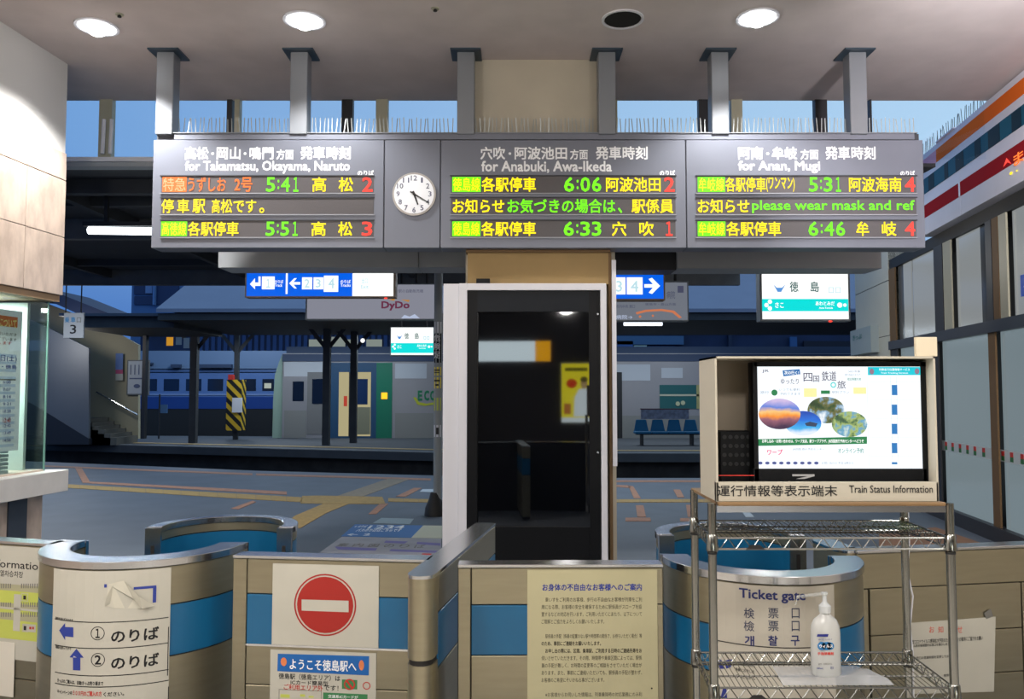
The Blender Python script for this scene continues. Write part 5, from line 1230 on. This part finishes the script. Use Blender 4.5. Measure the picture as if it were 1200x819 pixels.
pr(V, scr, 'small_icons', mat('scr_icons', (80, 90, 150), 1, emit=1), [('c', 891 + 8.2 * k, 542.5, 2.6, 1.8) for k in range(9)], .0004)
pr(V, scr, 'garden_photo', picture('pic_garden', [(.3, (10, 22, 16)), (.43, (50, 80, 40)), (.5, (110, 110, 60)), (.56, (130, 170, 200)), (.66, (236, 244, 250))], 26), [('c', 968, 480.5, 21.8, 15.6)], .0003)
pr(V, scr, 'sky_photo', picture('pic_sky', [(.2, (230, 240, 255)), (.35, (60, 180, 240)), (.6, (10, 110, 220)), (.9, (0, 70, 180))], 20, True), [('c', 941, 496, 21.5, 14.5)], .0004)
pr(V, scr, 'castle_photo', mat('scr_castle', (40, 60, 90), 1, emit=1), [('p', [(943, 496), (949, 494), (958, 496), (956, 500), (945, 499)])], .0006)
pr(V, scr, 'sunset_photo', picture('pic_sunset', [(.15, (60, 30, 70)), (.36, (150, 90, 110)), (.46, (255, 150, 40)), (.55, (255, 200, 120)), (.68, (90, 130, 220)), (.9, (210, 190, 230))], 22, True), [('c', 913.5, 485, 24.5, 18)], .0005)
pr(V, scr, 'pond_photo', picture('pic_pond', [(.3, (16, 40, 30)), (.42, (70, 110, 70)), (.5, (170, 190, 110)), (.58, (90, 160, 200)), (.7, (220, 235, 220))], 30), [('c', 995.5, 497, 20.8, 15)], .0004)
pr(V, tv, 'maker_plate', mat('plate_silver', (170, 170, 172), .4), [('r', 928, 555.5, 954, 557.8), ('p', [(932, 561), (946, 557.8), (954, 557.8), (942, 561)])], .0038)
# cream board standing behind the housing
t = thing('cream_board', 'small cream panel standing on the top right corner of the screen housing', 'board', (1.23, 2.415, Z1))
xx0, xx1 = xat(1073, 405, 2.41), xat(1098, 405, 2.41)
MB().box(xx0, xx1, 2.408, 2.42, Z1, zat(395, 2.41)).build('panel', mat('cream_card', (222, 210, 184), .6), t, .001)

# bottle
YO = 2.5
bo = thing('pump_bottle', 'white hand sanitizer pump bottle standing on the lower wire shelf', 'bottle', (xat(967.5, 795, YO), YO, zL))
bx = xat(967.5, 760, YO); z0 = zL + .0035
h = lambda y: zat(y, YO) - zat(795, YO) + z0
MB().lathe((bx, YO, 0), [(.040, z0), (.0445, z0 + .006), (.0445, h(745)), (.042, h(737)), (.034, h(730)), (.018, h(725)), (.0145, h(723)), (.0145, h(719))], 32, 1, .62).build('body', frosted('milky_bottle', (206, 208, 206), .9), bo, smooth=True)
MB().lathe((bx, YO, 0), [(.0165, h(722)), (.0175, h(721)), (.0175, h(714)), (.010, h(711)), (.0065, h(709)), (.0065, h(702)), (.0095, h(701)), (.0095, h(698.5))], 20).build('pump_collar', frosted('clear_plastic', (225, 230, 232), .75), bo, smooth=True)
MB().tube([(bx, YO, h(700)), (bx - .035, YO - .004, h(701)), (bx - .085, YO - .006, h(703)), (bx - .09, YO - .006, h(712))], [.006, .005, .004, .003], 8).build('nozzle', frosted('clear_nozzle', (215, 220, 220), .3), bo)
class BS(Plane): pass
LBL = Plane((bx, YO - .0285, 0), (1, 0, 0))
pr(LBL, bo, 'blue_label', mat('label_blue', (40, 120, 180), .5), [('c', 963, 757, 5, 5), ('c', 969, 757, 6, 5), ('c', 973, 757, 4.5, 4.5)], 0)
pr(LBL, bo, 'label_letters', M_wprint, [('t', 'ウィルス', 960, 755, 976, 759)], .0006, .03)
pr(LBL, bo, 'navy_label', mat('label_navy', (30, 40, 130), .5), [('p', [(958, 743), (971, 743), (970, 746), (957, 746)]), ('t', 'NEW手指スキットガード', 959, 748, 975, 750.3), ('t', '280mL', 957, 782, 965, 784), ('t', '花王', 973, 781, 977, 784)], .0003, .012)
pr(LBL, bo, 'red_letters', mat('label_red', (210, 60, 50), .5), [('t', '手指消毒剤', 958, 764, 977, 767.6)], .0003, .03)
pr(LBL, bo, 'fine_print', M_inkg, [('t', '薬用・医薬部外品', 959, 777, 975, 779)], .0003, .002)
# plastic sheet under the bottle
pk = thing('plastic_packet', 'flat clear plastic packet lying under the pump bottle', 'packet', (1.0, 2.46, zL))
q = [(.80, 2.415), (1.10, 2.41), (1.125, 2.43), (1.075, 2.575), (.82, 2.575)]
ms = MB(); n = 14; grid = []
for i in range(n + 1):
    for j in range(7):
        u = i / n; v = j / 6; x = (.79 + .325 * u) * (1 - v) + (.81 + .265 * u) * v; y = 2.412 + .165 * v
        grid.append((x, y, zL + .003 + .0035 * abs(sin(5 * u + 3 * v)) * (1 if 0 < j < 6 else .2) + (.008 if i > n - 3 and 0 < j < 5 else 0)))
ms.add(grid, [(i * 7 + j, (i + 1) * 7 + j, (i + 1) * 7 + j + 1, i * 7 + j + 1) for i in range(n) for j in range(6)])
ms.build('film', frosted('packet_film', (196, 200, 206), .5), pk, smooth=True)
# cable down the rear post
cbk = thing('power_cable', 'thin pale cable hanging down the right rear post of the rack', 'cable', (1.33, 2.73, .7))
MB().tube([(1.325, 2.74, zT), (1.33, 2.745, 1.1), (1.322, 2.745, 1.0), (1.34, 2.75, .92), (1.325, 2.745, .82), (1.33, 2.74, .74), (1.325, 2.74, .05)], .0028, 6).build('wire', M_wframe, cbk, smooth=True)
# small notice box on the cream wall beyond
S = Plane(RN.pt(C0, 0, .0), (KR, 1, 0))
t = thing('wall_notice_box', 'small pale notice box on the cream wall at right', 'sign', S.px(1016, 414))
uu0, uu1 = RN.uv(1030, 400)[0], RN.uv(1005, 400)[0]
MB().pbox(RN, min(uu0, uu1), max(uu0, uu1), RN.uv(1016, 415)[1], RN.uv(1016, 385)[1], .0, .12).build('case', mat('notice_case', (160, 172, 172), .5), t)
pr(RN, t, 'teal_letters', mat('teal_ink', (30, 130, 120), .6), [('t', 'きっぷ', 1008, 392, 1019, 398)], .125)
